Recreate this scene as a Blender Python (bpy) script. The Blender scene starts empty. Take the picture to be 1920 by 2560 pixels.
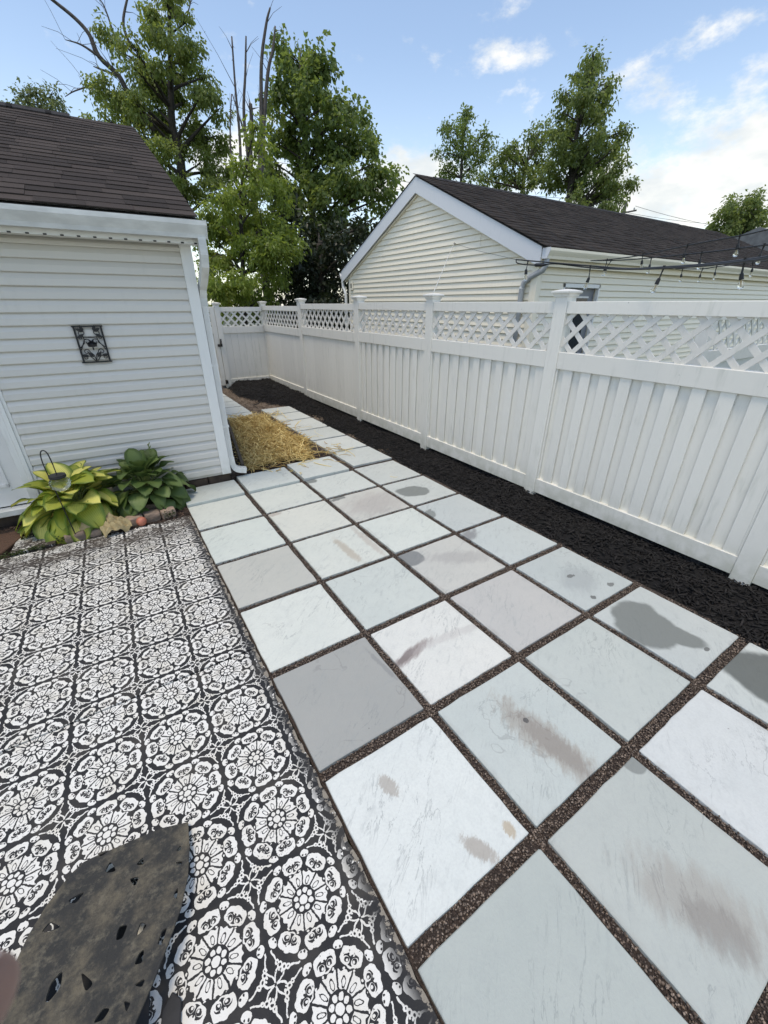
import bpy, bmesh, math, random
import numpy as np
from mathutils import Vector, Matrix
random.seed(11); RNG = np.random.default_rng(11)
S = bpy.context.scene
rad = math.radians
# ------------------------------------------------------------------ camera
CAM_YAW, CAM_PITCH = rad(32.9), rad(26.88)
cd = bpy.data.cameras.new('camera'); cam = bpy.data.objects.new('camera', cd)
S.collection.objects.link(cam); S.camera = cam
cam.location = (0, 0, 1.82)
cam.rotation_mode = 'XYZ'
cam.rotation_euler = (math.pi/2 - CAM_PITCH, 0, -CAM_YAW)
cd.sensor_fit = 'VERTICAL'; cd.sensor_height = 36.0; cd.lens = 1026.0/2560*36
cd.clip_start = 0.01; cd.clip_end = 2000
cd.dof.use_dof = True; cd.dof.focus_distance = 3.0; cd.dof.aperture_fstop = 11.0
# ------------------------------------------------------------------ light
SUN_AZ, SUN_EL = rad(246), rad(75)          # azimuth measured from +Y towards +X
sd = bpy.data.lights.new('sun', 'SUN'); sd.energy = 1.2; sd.angle = rad(16); sd.color = (1, .92, .80)
sun = bpy.data.objects.new('sun', sd); S.collection.objects.link(sun)
sv = Vector((math.sin(SUN_AZ)*math.cos(SUN_EL), math.cos(SUN_AZ)*math.cos(SUN_EL), math.sin(SUN_EL)))
sun.rotation_mode = 'QUATERNION'; sun.rotation_quaternion = sv.to_track_quat('Z', 'Y'); sun.location = sv*30

class N:
    """a node socket with arithmetic"""
    def __init__(s, nt, sock): s.nt, s.k = nt, sock
    def m(s, op, *a):
        n = s.nt.nodes.new('ShaderNodeMath'); n.operation = op
        for i, v in enumerate((s,)+a):
            if isinstance(v, N): s.nt.links.new(v.k, n.inputs[i])
            else: n.inputs[i].default_value = float(v)
        return N(s.nt, n.outputs[0])
    def __add__(s, o): return s.m('ADD', o)
    __radd__ = __add__
    def __sub__(s, o): return s.m('SUBTRACT', o)
    def __rsub__(s, o): return (s*-1)+o
    def __mul__(s, o): return s.m('MULTIPLY', o)
    __rmul__ = __mul__
    def __truediv__(s, o): return s.m('DIVIDE', o)
    def lt(s, o): return s.m('LESS_THAN', o)
    def gt(s, o): return s.m('GREATER_THAN', o)
    def abs(s): return s.m('ABSOLUTE')
    def sqrt(s): return s.m('SQRT')
    def fract(s): return s.m('FRACT')
    def sin(s): return s.m('SINE')
    def cos(s): return s.m('COSINE')
    def mx(s, o): return s.m('MAXIMUM', o)
    def mn(s, o): return s.m('MINIMUM', o)
    def inv(s): return s*-1+1
    def atan2(s, o): return s.m('ARCTAN2', o)
    def pow(s, o): return s.m('POWER', o)
    def sstep(s, a, b):
        n = s.nt.nodes.new('ShaderNodeMapRange'); n.interpolation_type = 'SMOOTHSTEP'
        s.nt.links.new(s.k, n.inputs['Value']); n.inputs['From Min'].default_value = a; n.inputs['From Max'].default_value = b
        return N(s.nt, n.outputs[0])
def xyz(nt, vec):
    n = nt.nodes.new('ShaderNodeSeparateXYZ'); nt.links.new(vec, n.inputs[0])
    return [N(nt, o) for o in n.outputs]
def comb(nt, x, y, z):
    n = nt.nodes.new('ShaderNodeCombineXYZ')
    for i, v in enumerate((x, y, z)):
        if isinstance(v, N): nt.links.new(v.k, n.inputs[i])
        else: n.inputs[i].default_value = v
    return n.outputs[0]
def noise(nt, vec, scale, detail=4, rough=.55, dist=0.0, color=False):
    n = nt.nodes.new('ShaderNodeTexNoise'); n.inputs['Scale'].default_value = scale
    n.inputs['Detail'].default_value = detail; n.inputs['Roughness'].default_value = rough; n.inputs['Distortion'].default_value = dist
    if vec is not None: nt.links.new(vec, n.inputs['Vector'])
    return n.outputs['Color'] if color else N(nt, n.outputs[0])
def mixc(nt, fac, a, b, mode='MIX'):
    n = nt.nodes.new('ShaderNodeMix'); n.data_type = 'RGBA'; n.blend_type = mode; n.clamp_factor = True
    for sock, v in ((n.inputs[0], fac), (n.inputs[6], a), (n.inputs[7], b)):
        if isinstance(v, N): nt.links.new(v.k, sock)
        elif isinstance(v, (int, float)): sock.default_value = v
        elif isinstance(v, tuple): sock.default_value = v if len(v) == 4 else (*v, 1)
        else: nt.links.new(v, sock)
    return n.outputs[2]
# ------------------------------------------------------------------ sky with broken cumulus
SKY = 0.15
w = bpy.data.worlds.new('World'); S.world = w; w.use_nodes = True
nt = w.node_tree; nt.nodes.clear()
out = nt.nodes.new('ShaderNodeOutputWorld'); bg = nt.nodes.new('ShaderNodeBackground'); bg.inputs[1].default_value = SKY
sky = nt.nodes.new('ShaderNodeTexSky'); sky.sky_type = 'NISHITA'; sky.sun_disc = False
sky.sun_elevation = SUN_EL; sky.sun_rotation = SUN_AZ; sky.air_density = 1.0; sky.dust_density = 0.7; sky.ozone_density = 0.6
tc = nt.nodes.new('ShaderNodeTexCoord')
dx, dy, dz = xyz(nt, tc.outputs['Generated'])
az = dx.atan2(dy); el = dz.m('ARCSINE')
q = dz.mx(0.0)+0.22
base = comb(nt, dx/q, dy/q, 0.61)
n1 = noise(nt, base, 1.5, 7, .56)
n2 = noise(nt, comb(nt, dx*1.0, dy*1.0, dz*1.9), 13.0, 8, .62)
dens = (n1-0.52)*1.7
for a0, e0, ra, re, st in [(.79,.366,.055,.014,.30),(.978,.315,.035,.02,.3),(1.04,.302,.05,.02,.3),(1.05,.334,.022,.015,.22),
        (1.10,.345,.04,.014,.24),(1.15,.285,.05,.02,.28),(1.18,.25,.07,.022,.34),(1.09,.262,.03,.012,.18),
        (1.10,.165,.17,.055,.5),(1.19,.17,.12,.07,.5),(1.03,.19,.05,.035,.32),(.64,.215,.08,.035,.42),(.56,.2,.07,.03,.36),
        (.30,.235,.09,.035,.4),(.12,.19,.08,.03,.35),(.52,.365,.035,.02,.11),(.85,.19,.08,.02,.24),(1.3,.2,.15,.06,.4)]:
    d2 = ((az-a0)/ra).pow(2)+((el-e0)/re).pow(2)
    dens = dens.mx(d2.m('MULTIPLY', -0.5).m('EXPONENT')*(st*.80)-0.03)
dens = dens+(n2-0.5)*0.80
mask = dens.sstep(0.05, 0.30)
shade = noise(nt, comb(nt, dx, dy, dz*2.2+.05), 7.0, 5).sstep(.30, .66)
ccol = mixc(nt, shade, (3.1, 3.5, 3.9), (4.8, 4.9, 4.95))
hz = mixc(nt, el.sstep(0.40, -0.02)*0.30, sky.outputs[0], (4.6, 5.4, 6.1))     # summer haze low in the sky
nt.links.new(mixc(nt, mask*.93, hz, ccol), bg.inputs[0]); nt.links.new(bg.outputs[0], out.inputs[0])
# ------------------------------------------------------------------ view
S.view_settings.view_transform = 'Standard'; S.view_settings.look = 'None'
S.view_settings.exposure = 0.70; S.view_settings.gamma = 1.0; S.view_settings.use_curve_mapping = False
S.view_settings.use_white_balance = True; S.view_settings.white_balance_temperature = 7150; S.view_settings.white_balance_tint = 10   # camera set for daylight shade
S.cycles.use_denoising = True; S.cycles.max_bounces = 8; S.cycles.transparent_max_bounces = 12
S.cycles.sample_clamp_indirect = 6
# ------------------------------------------------------------------ mesh helpers
COL = S.collection
class MB:
    def __init__(s): s.v, s.f = [], []
    def add(s, vs, fs):
        o = len(s.v); s.v += [tuple(p) for p in vs]; s.f += [tuple(i+o for i in f) for f in fs]; return s
    def box(s, a, b):
        (x0, y0, z0), (x1, y1, z1) = a, b
        return s.add([(x0,y0,z0),(x1,y0,z0),(x1,y1,z0),(x0,y1,z0),(x0,y0,z1),(x1,y0,z1),(x1,y1,z1),(x0,y1,z1)],
              [(3,2,1,0),(4,5,6,7),(0,1,5,4),(1,2,6,5),(2,3,7,6),(3,0,4,7)])
    def prism(s, poly, fn0, fn1):
        """poly: 2-D outline; fn0/fn1 map a 2-D point onto the two faces"""
        n = len(poly)
        vs = [fn0(*p) for p in poly]+[fn1(*p) for p in poly]
        fs = [tuple(range(n))[::-1], tuple(range(n, 2*n))]+[(i, (i+1) % n, n+(i+1) % n, n+i) for i in range(n)]
        return s.add(vs, fs)
    def tube(s, pts, r, n=6, cap=True):
        pts = [Vector(p) for p in pts]; rs = r if isinstance(r, (list, tuple)) else [r]*len(pts)
        rings = []; t0 = None; u = None
        for i, p in enumerate(pts):
            t = (pts[min(i+1, len(pts)-1)]-pts[max(i-1, 0)]).normalized()
            if u is None:
                u = t.orthogonal().normalized()
            else:
                u = (u-t*u.dot(t)); u = u.normalized() if u.length > 1e-6 else t.orthogonal().normalized()
            v = t.cross(u)
            rings.append([p+(u*math.cos(k*2*math.pi/n)+v*math.sin(k*2*math.pi/n))*rs[i] for k in range(n)])
        vs = [p for ring in rings for p in ring]; fs = []
        for i in range(len(rings)-1):
            for k in range(n): fs.append((i*n+k, i*n+(k+1) % n, (i+1)*n+(k+1) % n, (i+1)*n+k))
        if cap: fs += [tuple(range(n))[::-1], tuple(range((len(rings)-1)*n, len(rings)*n))]
        return s.add(vs, fs)
    def lathe(s, A, B, prof, n=10):
        """prof: (t along A->B in metres, radius)"""
        A = Vector(A); d = (Vector(B)-A).normalized(); u = d.orthogonal().normalized(); v = d.cross(u)
        vs, fs = [], []
        for t, r in prof:
            vs += [A+d*t+(u*math.cos(k*2*math.pi/n)+v*math.sin(k*2*math.pi/n))*r for k in range(n)]
        for i in range(len(prof)-1):
            for k in range(n): fs.append((i*n+k, i*n+(k+1) % n, (i+1)*n+(k+1) % n, (i+1)*n+k))
        fs += [tuple(range(n))[::-1], tuple(range((len(prof)-1)*n, len(prof)*n))]
        return s.add(vs, fs)
    def stack(s, c, levels, hy=None):
        """square frustums: (half width, z)"""
        x, y, z = c; vs, fs = [], []
        for h, dz_ in levels: vs += [(x-h,y-h,z+dz_),(x+h,y-h,z+dz_),(x+h,y+h,z+dz_),(x-h,y+h,z+dz_)]
        for i in range(len(levels)-1):
            for k in range(4): fs.append((i*4+k, i*4+(k+1) % 4, i*4+4+(k+1) % 4, i*4+4+k))
        fs += [(3,2,1,0), tuple(len(vs)-4+k for k in range(4))]
        return s.add(vs, fs)
    def mesh(s, name, mat=None, smooth=False):
        me = bpy.data.meshes.new(name); me.from_pydata(s.v, [], s.f); me.update()
        if mat: me.materials.append(mat)
        if smooth: me.polygons.foreach_set('use_smooth', [True]*len(me.polygons))
        return me
def link(name, me, parent=None, loc=(0,0,0), rot=(0,0,0)):
    o = bpy.data.objects.new(name, me); COL.objects.link(o); o.location = loc; o.rotation_euler = rot
    if parent: o.parent = parent
    return o
def obj(name, mb, mat, parent=None, loc=(0,0,0), rot=(0,0,0), smooth=False):
    return link(name, mb.mesh(name, mat, smooth), parent, loc, rot)
def tag(o, label=None, cat=None, group=None, kind=None):
    for k, v in (('label', label), ('category', cat), ('group', group), ('kind', kind)):
        if v: o[k] = v
    return o
def thing(name, label, cat, loc=(0,0,0), rz=0, group=None):
    o = bpy.data.objects.new(name, None); COL.objects.link(o); o.location = loc; o.rotation_euler = (0,0,rz)
    o.empty_display_size = .1
    return tag(o, label, cat, group)
def bevel(o, w_, seg=1):
    m = o.modifiers.new('bevel', 'BEVEL'); m.width = w_; m.segments = seg; m.limit_method = 'ANGLE'; return o
def fastmesh(name, verts, tris, mat, colors=None, smooth=False):
    """numpy verts (n,3), tris (m,3), optional per-vertex colours"""
    me = bpy.data.meshes.new(name); me.vertices.add(len(verts)); me.vertices.foreach_set('co', np.asarray(verts, np.float32).ravel())
    m = len(tris); me.loops.add(m*3); me.loops.foreach_set('vertex_index', np.asarray(tris, np.int32).ravel())
    me.polygons.add(m); me.polygons.foreach_set('loop_start', np.arange(0, m*3, 3, dtype=np.int32))
    me.polygons.foreach_set('loop_total', np.full(m, 3, np.int32))
    if smooth: me.polygons.foreach_set('use_smooth', np.ones(m, bool))
    me.update(calc_edges=True); me.validate()
    if colors is not None:
        at = me.color_attributes.new('tint', 'FLOAT_COLOR', 'POINT')
        c = np.ones((len(verts), 4), np.float32); c[:, :3] = colors; at.data.foreach_set('color', c.ravel())
    if mat: me.materials.append(mat)
    return me
def spline(pts, n=6):
    P = [Vector(p) for p in pts]; P = [P[0]*2-P[1]]+P+[P[-1]*2-P[-2]]; o = []
    for i in range(1, len(P)-2):
        a, b, c, d = P[i-1:i+3]
        for k in range(n):
            t = k/n; o.append(.5*((2*b)+(c-a)*t+(2*a-5*b+4*c-d)*t*t+(3*b-a-3*c+d)*t**3))
    return o+[P[-2]]
def clip(poly, axis, val, keep_less):
    o = []
    for i, p in enumerate(poly):
        q_ = poly[(i+1) % len(poly)]
        ip = (p[axis] <= val) == keep_less or p[axis] == val; iq = (q_[axis] <= val) == keep_less or q_[axis] == val
        if ip: o.append(p)
        if ip != iq:
            t = (val-p[axis])/(q_[axis]-p[axis]); o.append((p[0]+(q_[0]-p[0])*t, p[1]+(q_[1]-p[1])*t))
    return o
# ------------------------------------------------------------------ materials
def newmat(name):
    m = bpy.data.materials.new(name); m.use_nodes = True; t = m.node_tree; t.nodes.clear()
    o = t.nodes.new('ShaderNodeOutputMaterial'); p = t.nodes.new('ShaderNodeBsdfPrincipled')
    t.links.new(p.outputs[0], o.inputs[0]); return m, t, p, o
def coords(t, kind='Object'):
    n = t.nodes.new('ShaderNodeTexCoord'); return n.outputs[kind]
def scalev(t, vec, s):
    n = t.nodes.new('ShaderNodeMapping'); t.links.new(vec, n.inputs[0]); n.inputs['Scale'].default_value = s; return n.outputs[0]
def wpos(t):
    return t.nodes.new('ShaderNodeNewGeometry').outputs['Position']
def oinfo(t, k='Random'):
    o = t.nodes.new('ShaderNodeObjectInfo').outputs[k]; return N(t, o) if k == 'Random' else o
def setc(t, p, col):
    if isinstance(col, tuple): p.inputs['Base Color'].default_value = (*col[:3], 1)
    else: t.links.new(col, p.inputs['Base Color'])
def bump(t, p, h, strength=.3, dist=.01):
    b = t.nodes.new('ShaderNodeBump'); b.inputs['Strength'].default_value = strength; b.inputs['Distance'].default_value = dist
    t.links.new(h.k if isinstance(h, N) else h, b.inputs['Height']); t.links.new(b.outputs[0], p.inputs['Normal'])
def rough(t, p, r):
    if isinstance(r, N): t.links.new(r.k, p.inputs['Roughness'])
    else: p.inputs['Roughness'].default_value = r
def pmat(name, col, r=.6, var=.25, scale=6, bmp=0, bscale=60, metal=0, spec=.5, rnd=0.0, col2=None, sc=(1,1,1), world=True):
    m, t, p, o = newmat(name)
    v = scalev(t, wpos(t) if world else coords(t), sc)
    n = noise(t, v, scale, 5).sstep(.3, .7)
    c2 = col2 or tuple(c*(1-var) for c in col)
    c = mixc(t, n, c2, col)
    if rnd:
        f = oinfo(t)*(2*rnd)+(1-rnd); c = mixc(t, 1.0, c, comb(t, f, f, f), 'MULTIPLY')
    setc(t, p, c); rough(t, p, r); p.inputs['Metallic'].default_value = metal; p.inputs['Specular IOR Level'].default_value = spec
    if bmp: bump(t, p, noise(t, v, bscale, 4), bmp, .01)
    return m
def vinyl(name, col, dirt=(.42,.44,.38), amount=.35, spots=True):
    m, t, p, o = newmat(name); g = wpos(t)
    st = noise(t, scalev(t, g, (6, 6, .9)), 4.0, 5).sstep(.5, .78)
    cl = noise(t, g, 1.7, 4).sstep(.36, .66)
    c = mixc(t, st*cl*amount, col, dirt)
    if spots:
        vo = t.nodes.new('ShaderNodeTexVoronoi'); vo.inputs['Scale'].default_value = 11; t.links.new(g, vo.inputs['Vector'])
        rr = noise(t, g, 5.0, 2).sstep(.45, .75)*.085
        sp = (N(t, vo.outputs['Distance'])-rr).lt(0.0)
        c = mixc(t, sp*.45, c, (.27,.28,.23))
    z = xyz(t, g)[2]
    lo = (z.sstep(.38, .0))*noise(t, g, 9.0, 4).sstep(.30, .65)*.5
    c = mixc(t, lo, c, (.40,.41,.31))
    f = oinfo(t)*.06+.95; c = mixc(t, 1.0, c, comb(t, f, f, f), 'MULTIPLY')
    setc(t, p, c); rough(t, p, .38); p.inputs['Specular IOR Level'].default_value = .4
    bump(t, p, noise(t, scalev(t, g, (30, 30, 3)), 12, 3), .05, .004)
    return m
M = {}
M['vinyl'] = vinyl('fence vinyl', (.79,.775,.715), amount=.45)
M['vinyl_old'] = vinyl('lattice vinyl', (.74,.72,.67), amount=.5)
M['siding'] = vinyl('shed siding', (.66,.635,.58), (.46,.45,.40), .2, False)
M['siding_tan'] = vinyl('garage siding', (.90,.825,.665), (.56,.45,.38), .2, False)
M['trim'] = vinyl('white trim', (.80,.795,.76), (.5,.5,.47), .4, False)
M['rake'] = vinyl('rake trim', (.72,.73,.745), (.5,.52,.53), .25, False)
M['alu'] = pmat('gutter aluminium', (.72,.73,.70), .35, .22, 5, .03, 30, 0, .5, sc=(1,1,3))
M['alu_grey'] = pmat('galvanised downspout', (.42,.43,.43), .4, .2, 9)
M['black'] = pmat('black metal', (.012,.012,.014), .45, .4, 20)
M['black_plastic'] = pmat('black plastic', (.014,.014,.015), .5, .3, 20)
M['door_white'] = pmat('door paint', (.76,.75,.72), .4, .06, 3)
M['door_grey'] = pmat('grey door', (.22,.23,.25), .4, .1, 3)
M['foundation'] = pmat('foundation stone', (.085,.06,.042), .85, .65, 7, .4, 60, rnd=.25)
M['soil'] = pmat('soil', (.055,.036,.024), .95, .55, 18, .7, 120)
M['dirt'] = pmat('dry dirt', (.19,.145,.105), .95, .45, 10, .6, 120)
M['brick'] = pmat('old brick', (.33,.235,.175), .9, .38, 22, .5, 90, rnd=.18, col2=(.22,.17,.13))
M['timber'] = pmat('timber', (.10,.075,.05), .85, .4, 10, .4, 50, sc=(1,1,6))
M['bark'] = pmat('bark', (.055,.047,.038), .95, .5, 12, .5, 40)
M['deadwood'] = pmat('bare wood', (.12,.105,.095), .95, .4, 9, .3, 40)
M['coir'] = pmat('coir mat', (.115,.062,.038), .98, .4, 60, .8, 240)
M['cloth'] = pmat('hessian', (.48,.38,.20), .95, .3, 30, .5, 260)
M['rope'] = pmat('white rope', (.62,.62,.58), .8, .15, 20)
M['ball'] = pmat('orange ball', (.50,.165,.10), .5, .2, 25, .1, 60)
M['pole'] = pmat('pole wood', (.13,.12,.11), .9, .3, 3)
M['wire'] = pmat('wire', (.05,.05,.05), .6, .2, 3)
M['skin'] = pmat('skin', (.30,.17,.13), .5, .15, 40)
M['skin'].node_tree.nodes['Principled BSDF'].inputs['Subsurface Weight'].default_value = .25
M['skin'].node_tree.nodes['Principled BSDF'].inputs['Subsurface Radius'].default_value = (.004,.0015,.001)
M['nail'] = pmat('nail', (.52,.42,.36), .3, .08, 40)
M['grassy'] = pmat('yard ground', (.06,.075,.03), .95, .5, 2.5, .4, 40)
M['pile'] = pmat('charcoal rubber under-mat', (.03,.03,.031), .8, .3, 20)
def shingle_mat(name, a, b, attr=False):
    m, t, p, o = newmat(name); g = wpos(t)
    if attr:
        n = t.nodes.new('ShaderNodeAttribute'); n.attribute_name = 'tint'; rnd = xyz(t, n.outputs['Vector'])[0]
    else: rnd = oinfo(t)
    c = mixc(t, rnd, a, b)
    gr = noise(t, g, 220, 2).sstep(.35, .7)
    c = mixc(t, gr*.30, c, (.12,.105,.09))
    bl = noise(t, g, 1.3, 4).sstep(.35, .75)
    c = mixc(t, bl*.35, c, (.035,.028,.027))
    setc(t, p, c); rough(t, p, .95); p.inputs['Specular IOR Level'].default_value = .2
    bump(t, p, noise(t, g, 300, 2), .5, .004); return m
M['shingle'] = shingle_mat('shed shingles', (.021,.0165,.0148), (.062,.049,.043))
M['shingle_far'] = shingle_mat('garage shingles', (.013,.0105,.0095), (.044,.036,.032), True)
M['shingle_dark'] = pmat('ridge cap', (.022,.02,.02), .95, .3, 30)
# glass
def glass(name, tint=(1,1,1), r=.02, mix=.78):
    m, t, p, o = newmat(name)
    p.inputs['Base Color'].default_value = (*tint, 1); p.inputs['Roughness'].default_value = r
    p.inputs['Transmission Weight'].default_value = 1.0; p.inputs['IOR'].default_value = 1.4
    tr = t.nodes.new('ShaderNodeBsdfTransparent'); tr.inputs[0].default_value = (*tint, 1)
    mx = t.nodes.new('ShaderNodeMixShader'); mx.inputs[0].default_value = mix
    t.links.new(p.outputs[0], mx.inputs[1]); t.links.new(tr.outputs[0], mx.inputs[2]); t.links.new(mx.outputs[0], o.inputs[0]); return m
M['glass'] = glass('bulb glass', (.97,.97,.94), .03, .55)
M['crackle'] = glass('lantern glass', (.8,.83,.76), .25, .25)
m, t, p, o = newmat('door pane'); p.inputs['Base Color'].default_value = (.02,.025,.035,1); p.inputs['Roughness'].default_value = .06; M['pane'] = m
m, t, p, o = newmat('filament'); p.inputs['Base Color'].default_value = (.5,.38,.2,1); p.inputs['Metallic'].default_value = .8; p.inputs['Roughness'].default_value = .35; M['filament'] = m
# foliage
def leafmat(name, dark, light, trans=.52, gloss=.45):
    m, t, p, o = newmat(name)
    n = t.nodes.new('ShaderNodeAttribute'); n.attribute_name = 'tint'; r_ = xyz(t, n.outputs['Vector'])
    c = mixc(t, r_[0], dark, light)
    setc(t, p, c); rough(t, p, gloss); p.inputs['Specular IOR Level'].default_value = .35
    tl = t.nodes.new('ShaderNodeBsdfTranslucent'); lc = mixc(t, .5, c, (light[0]*1.5, light[1]*1.5, light[2]*.7)); t.links.new(lc, tl.inputs[0])
    mx = t.nodes.new('ShaderNodeMixShader'); mx.inputs[0].default_value = trans
    t.links.new(p.outputs[0], mx.inputs[1]); t.links.new(tl.outputs[0], mx.inputs[2]); t.links.new(mx.outputs[0], o.inputs[0]); return m
M['leaf_maple'] = leafmat('maple leaves', (.105,.15,.045), (.30,.36,.12))
M['leaf_bright'] = leafmat('young maple leaves', (.105,.155,.032), (.31,.38,.09))
M['leaf_deep'] = leafmat('broad green leaves', (.068,.112,.038), (.24,.31,.10))
M['leaf_dark'] = leafmat('dark evergreen leaves', (.014,.022,.012), (.05,.066,.032), .18)
M['leaf_grey'] = leafmat('grey green leaves', (.08,.11,.06), (.21,.25,.13))
M['leaf_far'] = leafmat('far leaves', (.085,.125,.048), (.26,.32,.11))
M['weed'] = leafmat('ground cover', (.025,.04,.015), (.09,.12,.04))
# hosta leaves: green margin and paler centre with sunken parallel veins
def hosta_mat(name, mid, edge, yel):
    m, t, p, o = newmat(name)
    uv = t.nodes.new('ShaderNodeUVMap'); u, v, _ = xyz(t, uv.outputs[0])
    a = (u-.5).abs()*2
    veins = ((u-.5)*46).cos().abs()
    rnd = oinfo(t)
    c0 = mixc(t, rnd.sstep(.15, .85), mid, yel)
    e = (a+noise(t, uv.outputs[0], 4.0, 3)*.35-.17).sstep(.45, .98)
    c = mixc(t, e, c0, edge)
    c = mixc(t, veins.sstep(.55, .0)*.42, c, tuple(x*.45 for x in edge))
    setc(t, p, c); rough(t, p, .42); p.inputs['Specular IOR Level'].default_value = .4
    bump(t, p, veins, .35, .004)
    tl = t.nodes.new('ShaderNodeBsdfTranslucent'); t.links.new(c, tl.inputs[0])
    mx = t.nodes.new('ShaderNodeMixShader'); mx.inputs[0].default_value = .28
    t.links.new(p.outputs[0], mx.inputs[1]); t.links.new(tl.outputs[0], mx.inputs[2]); t.links.new(mx.outputs[0], o.inputs[0]); return m
M['hosta_gold'] = hosta_mat('chartreuse hosta', (.36,.41,.055), (.13,.21,.028), (.85,.80,.22))
M['hosta_green'] = hosta_mat('green hosta', (.10,.16,.045), (.075,.125,.033), (.17,.24,.075))
m, t, p, o = newmat('hosta stalk'); p.inputs['Base Color'].default_value = (.14,.18,.05,1); p.inputs['Roughness'].default_value = .5; M['stalk'] = m
# loose stuff, coloured per piece
def tintmat(name, a, b, r=.8, spec=.4):
    m, t, p, o = newmat(name)
    n = t.nodes.new('ShaderNodeAttribute'); n.attribute_name = 'tint'; x_ = xyz(t, n.outputs['Vector'])
    setc(t, p, mixc(t, x_[0], a, b)); rough(t, p, r); p.inputs['Specular IOR Level'].default_value = spec; return m
M['mulch'] = tintmat('black mulch', (.002,.0018,.0018), (.022,.019,.018), .72, .35)
M['gravel'] = tintmat('brown gravel', (.055,.039,.030), (.38,.295,.23), .85)
M['straw'] = tintmat('straw', (.42,.25,.065), (.98,.80,.36), .6)
M['mulch_base'] = pmat('mulch bed', (.005,.0042,.0042), .95, .6, 40, .8, 160)
M['gravel_base'] = pmat('gravel bed', (.085,.062,.050), .95, .7, 170, .9, 260)
# ---------------- paving slabs
def slab_mat(name, stains=()):
    m, t, p, o = newmat(name)
    oc = coords(t, 'Object'); ox, oy, oz = xyz(t, oc)
    r = oinfo(t)*57.0
    v = comb(t, ox+r, oy+r*.37, oz)
    tint = oinfo(t, 'Color')
    cloud = noise(t, v, 2.6, 5, .6)
    c = mixc(t, cloud.sstep(.3, .72)*.30, tint, mixc(t, 1.0, tint, (.80,.84,.86), 'MULTIPLY'))
    # long veins running diagonally, broken up
    vx = (ox+r)*.8+(oy+r*.37)*.6; vy = (oy+r*.37)*.8-(ox+r)*.6
    wv = noise(t, comb(t, vx*1.1, vy*5.0, 0.0), 2.6, 6, .62, .8)
    vein = (wv-.5).abs().sstep(.016, .0)*noise(t, v, 3.1, 3).sstep(.45, .66)
    c = mixc(t, vein*.5, c, (.19,.215,.215))
    wv2 = noise(t, comb(t, vx*2.0, vy*7.0, 3.0), 5.0, 5, .65, .5)
    c = mixc(t, wv2.sstep(.53, .68)*noise(t, v, 2.2, 2).sstep(.40, .66)*.34, c, (.27,.30,.30))
    crack = (noise(t, v, 1.1, 6, .5, .2)-.47).abs().sstep(.0035, .0)*noise(t, v, 1.9, 2).sstep(.5, .6)
    c = mixc(t, crack*.35, c, (.17,.17,.165))
    fine = noise(t, v, 90, 2).sstep(.35, .75)
    c = mixc(t, fine*.14, c, (.36,.38,.38))
    c = mixc(t, noise(t, v, 14, 5, .7).sstep(.45, .75)*.16, c, (.30,.32,.32))
    vo = t.nodes.new('ShaderNodeTexVoronoi'); vo.inputs['Scale'].default_value = 13; t.links.new(v, vo.inputs['Vector'])
    sp = (N(t, vo.outputs['Distance'])-noise(t, v, 3.3, 2).sstep(.52, .8)*.085).lt(0.0)
    c = mixc(t, sp*.55, c, (.16,.155,.15))
    # weathered edges
    ed = (ox.abs()/.30).mx(oy.abs()/.31).sstep(.90, 1.02)*noise(t, v, 9, 3).sstep(.4, .7)
    c = mixc(t, ed*.3, c, (.26,.24,.21))
    rg = noise(t, v, 7, 3)*.25+.45
    groups = {}
    for (cx, cy, ax, ay, ang, col, stv, soft, ns) in stains:
        ca, sa = math.cos(ang), math.sin(ang); smooth = soft <= .1
        X = (ox-cx)*ca+(oy-cy)*sa; Y = (oy-cy)*ca-(ox-cx)*sa
        d = ((X/ax).pow(2)+(Y/ay).pow(2)).sqrt()
        if smooth: d = d+(noise(t, v, ns, 4, .5)-.5)*1.2
        else: d = d+(noise(t, comb(t, vx*.7, vy*2.4, 1.0), ns*1.6, 8, .74)-.5)*2.6
        k = d.sstep(1.0+max(.10, soft*.8), 1.0-max(.10, soft*.8))
        groups.setdefault((col, stv), []).append(k)
    for (col, stv), ks in groups.items():
        k = ks[0]
        for k2 in ks[1:]: k = k.mx(k2)
        c = mixc(t, k*stv, c, col); rg = rg-k*.12
    setc(t, p, c); t.links.new(rg.k, p.inputs['Roughness']); p.inputs['Specular IOR Level'].default_value = .35
    bump(t, p, noise(t, comb(t, vx*1.0, vy*1.8, 0.0), 5.0, 7, .68)+fine*.05, .22, .02); return m
M['slab'] = slab_mat('pale sandstone slab')
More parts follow.
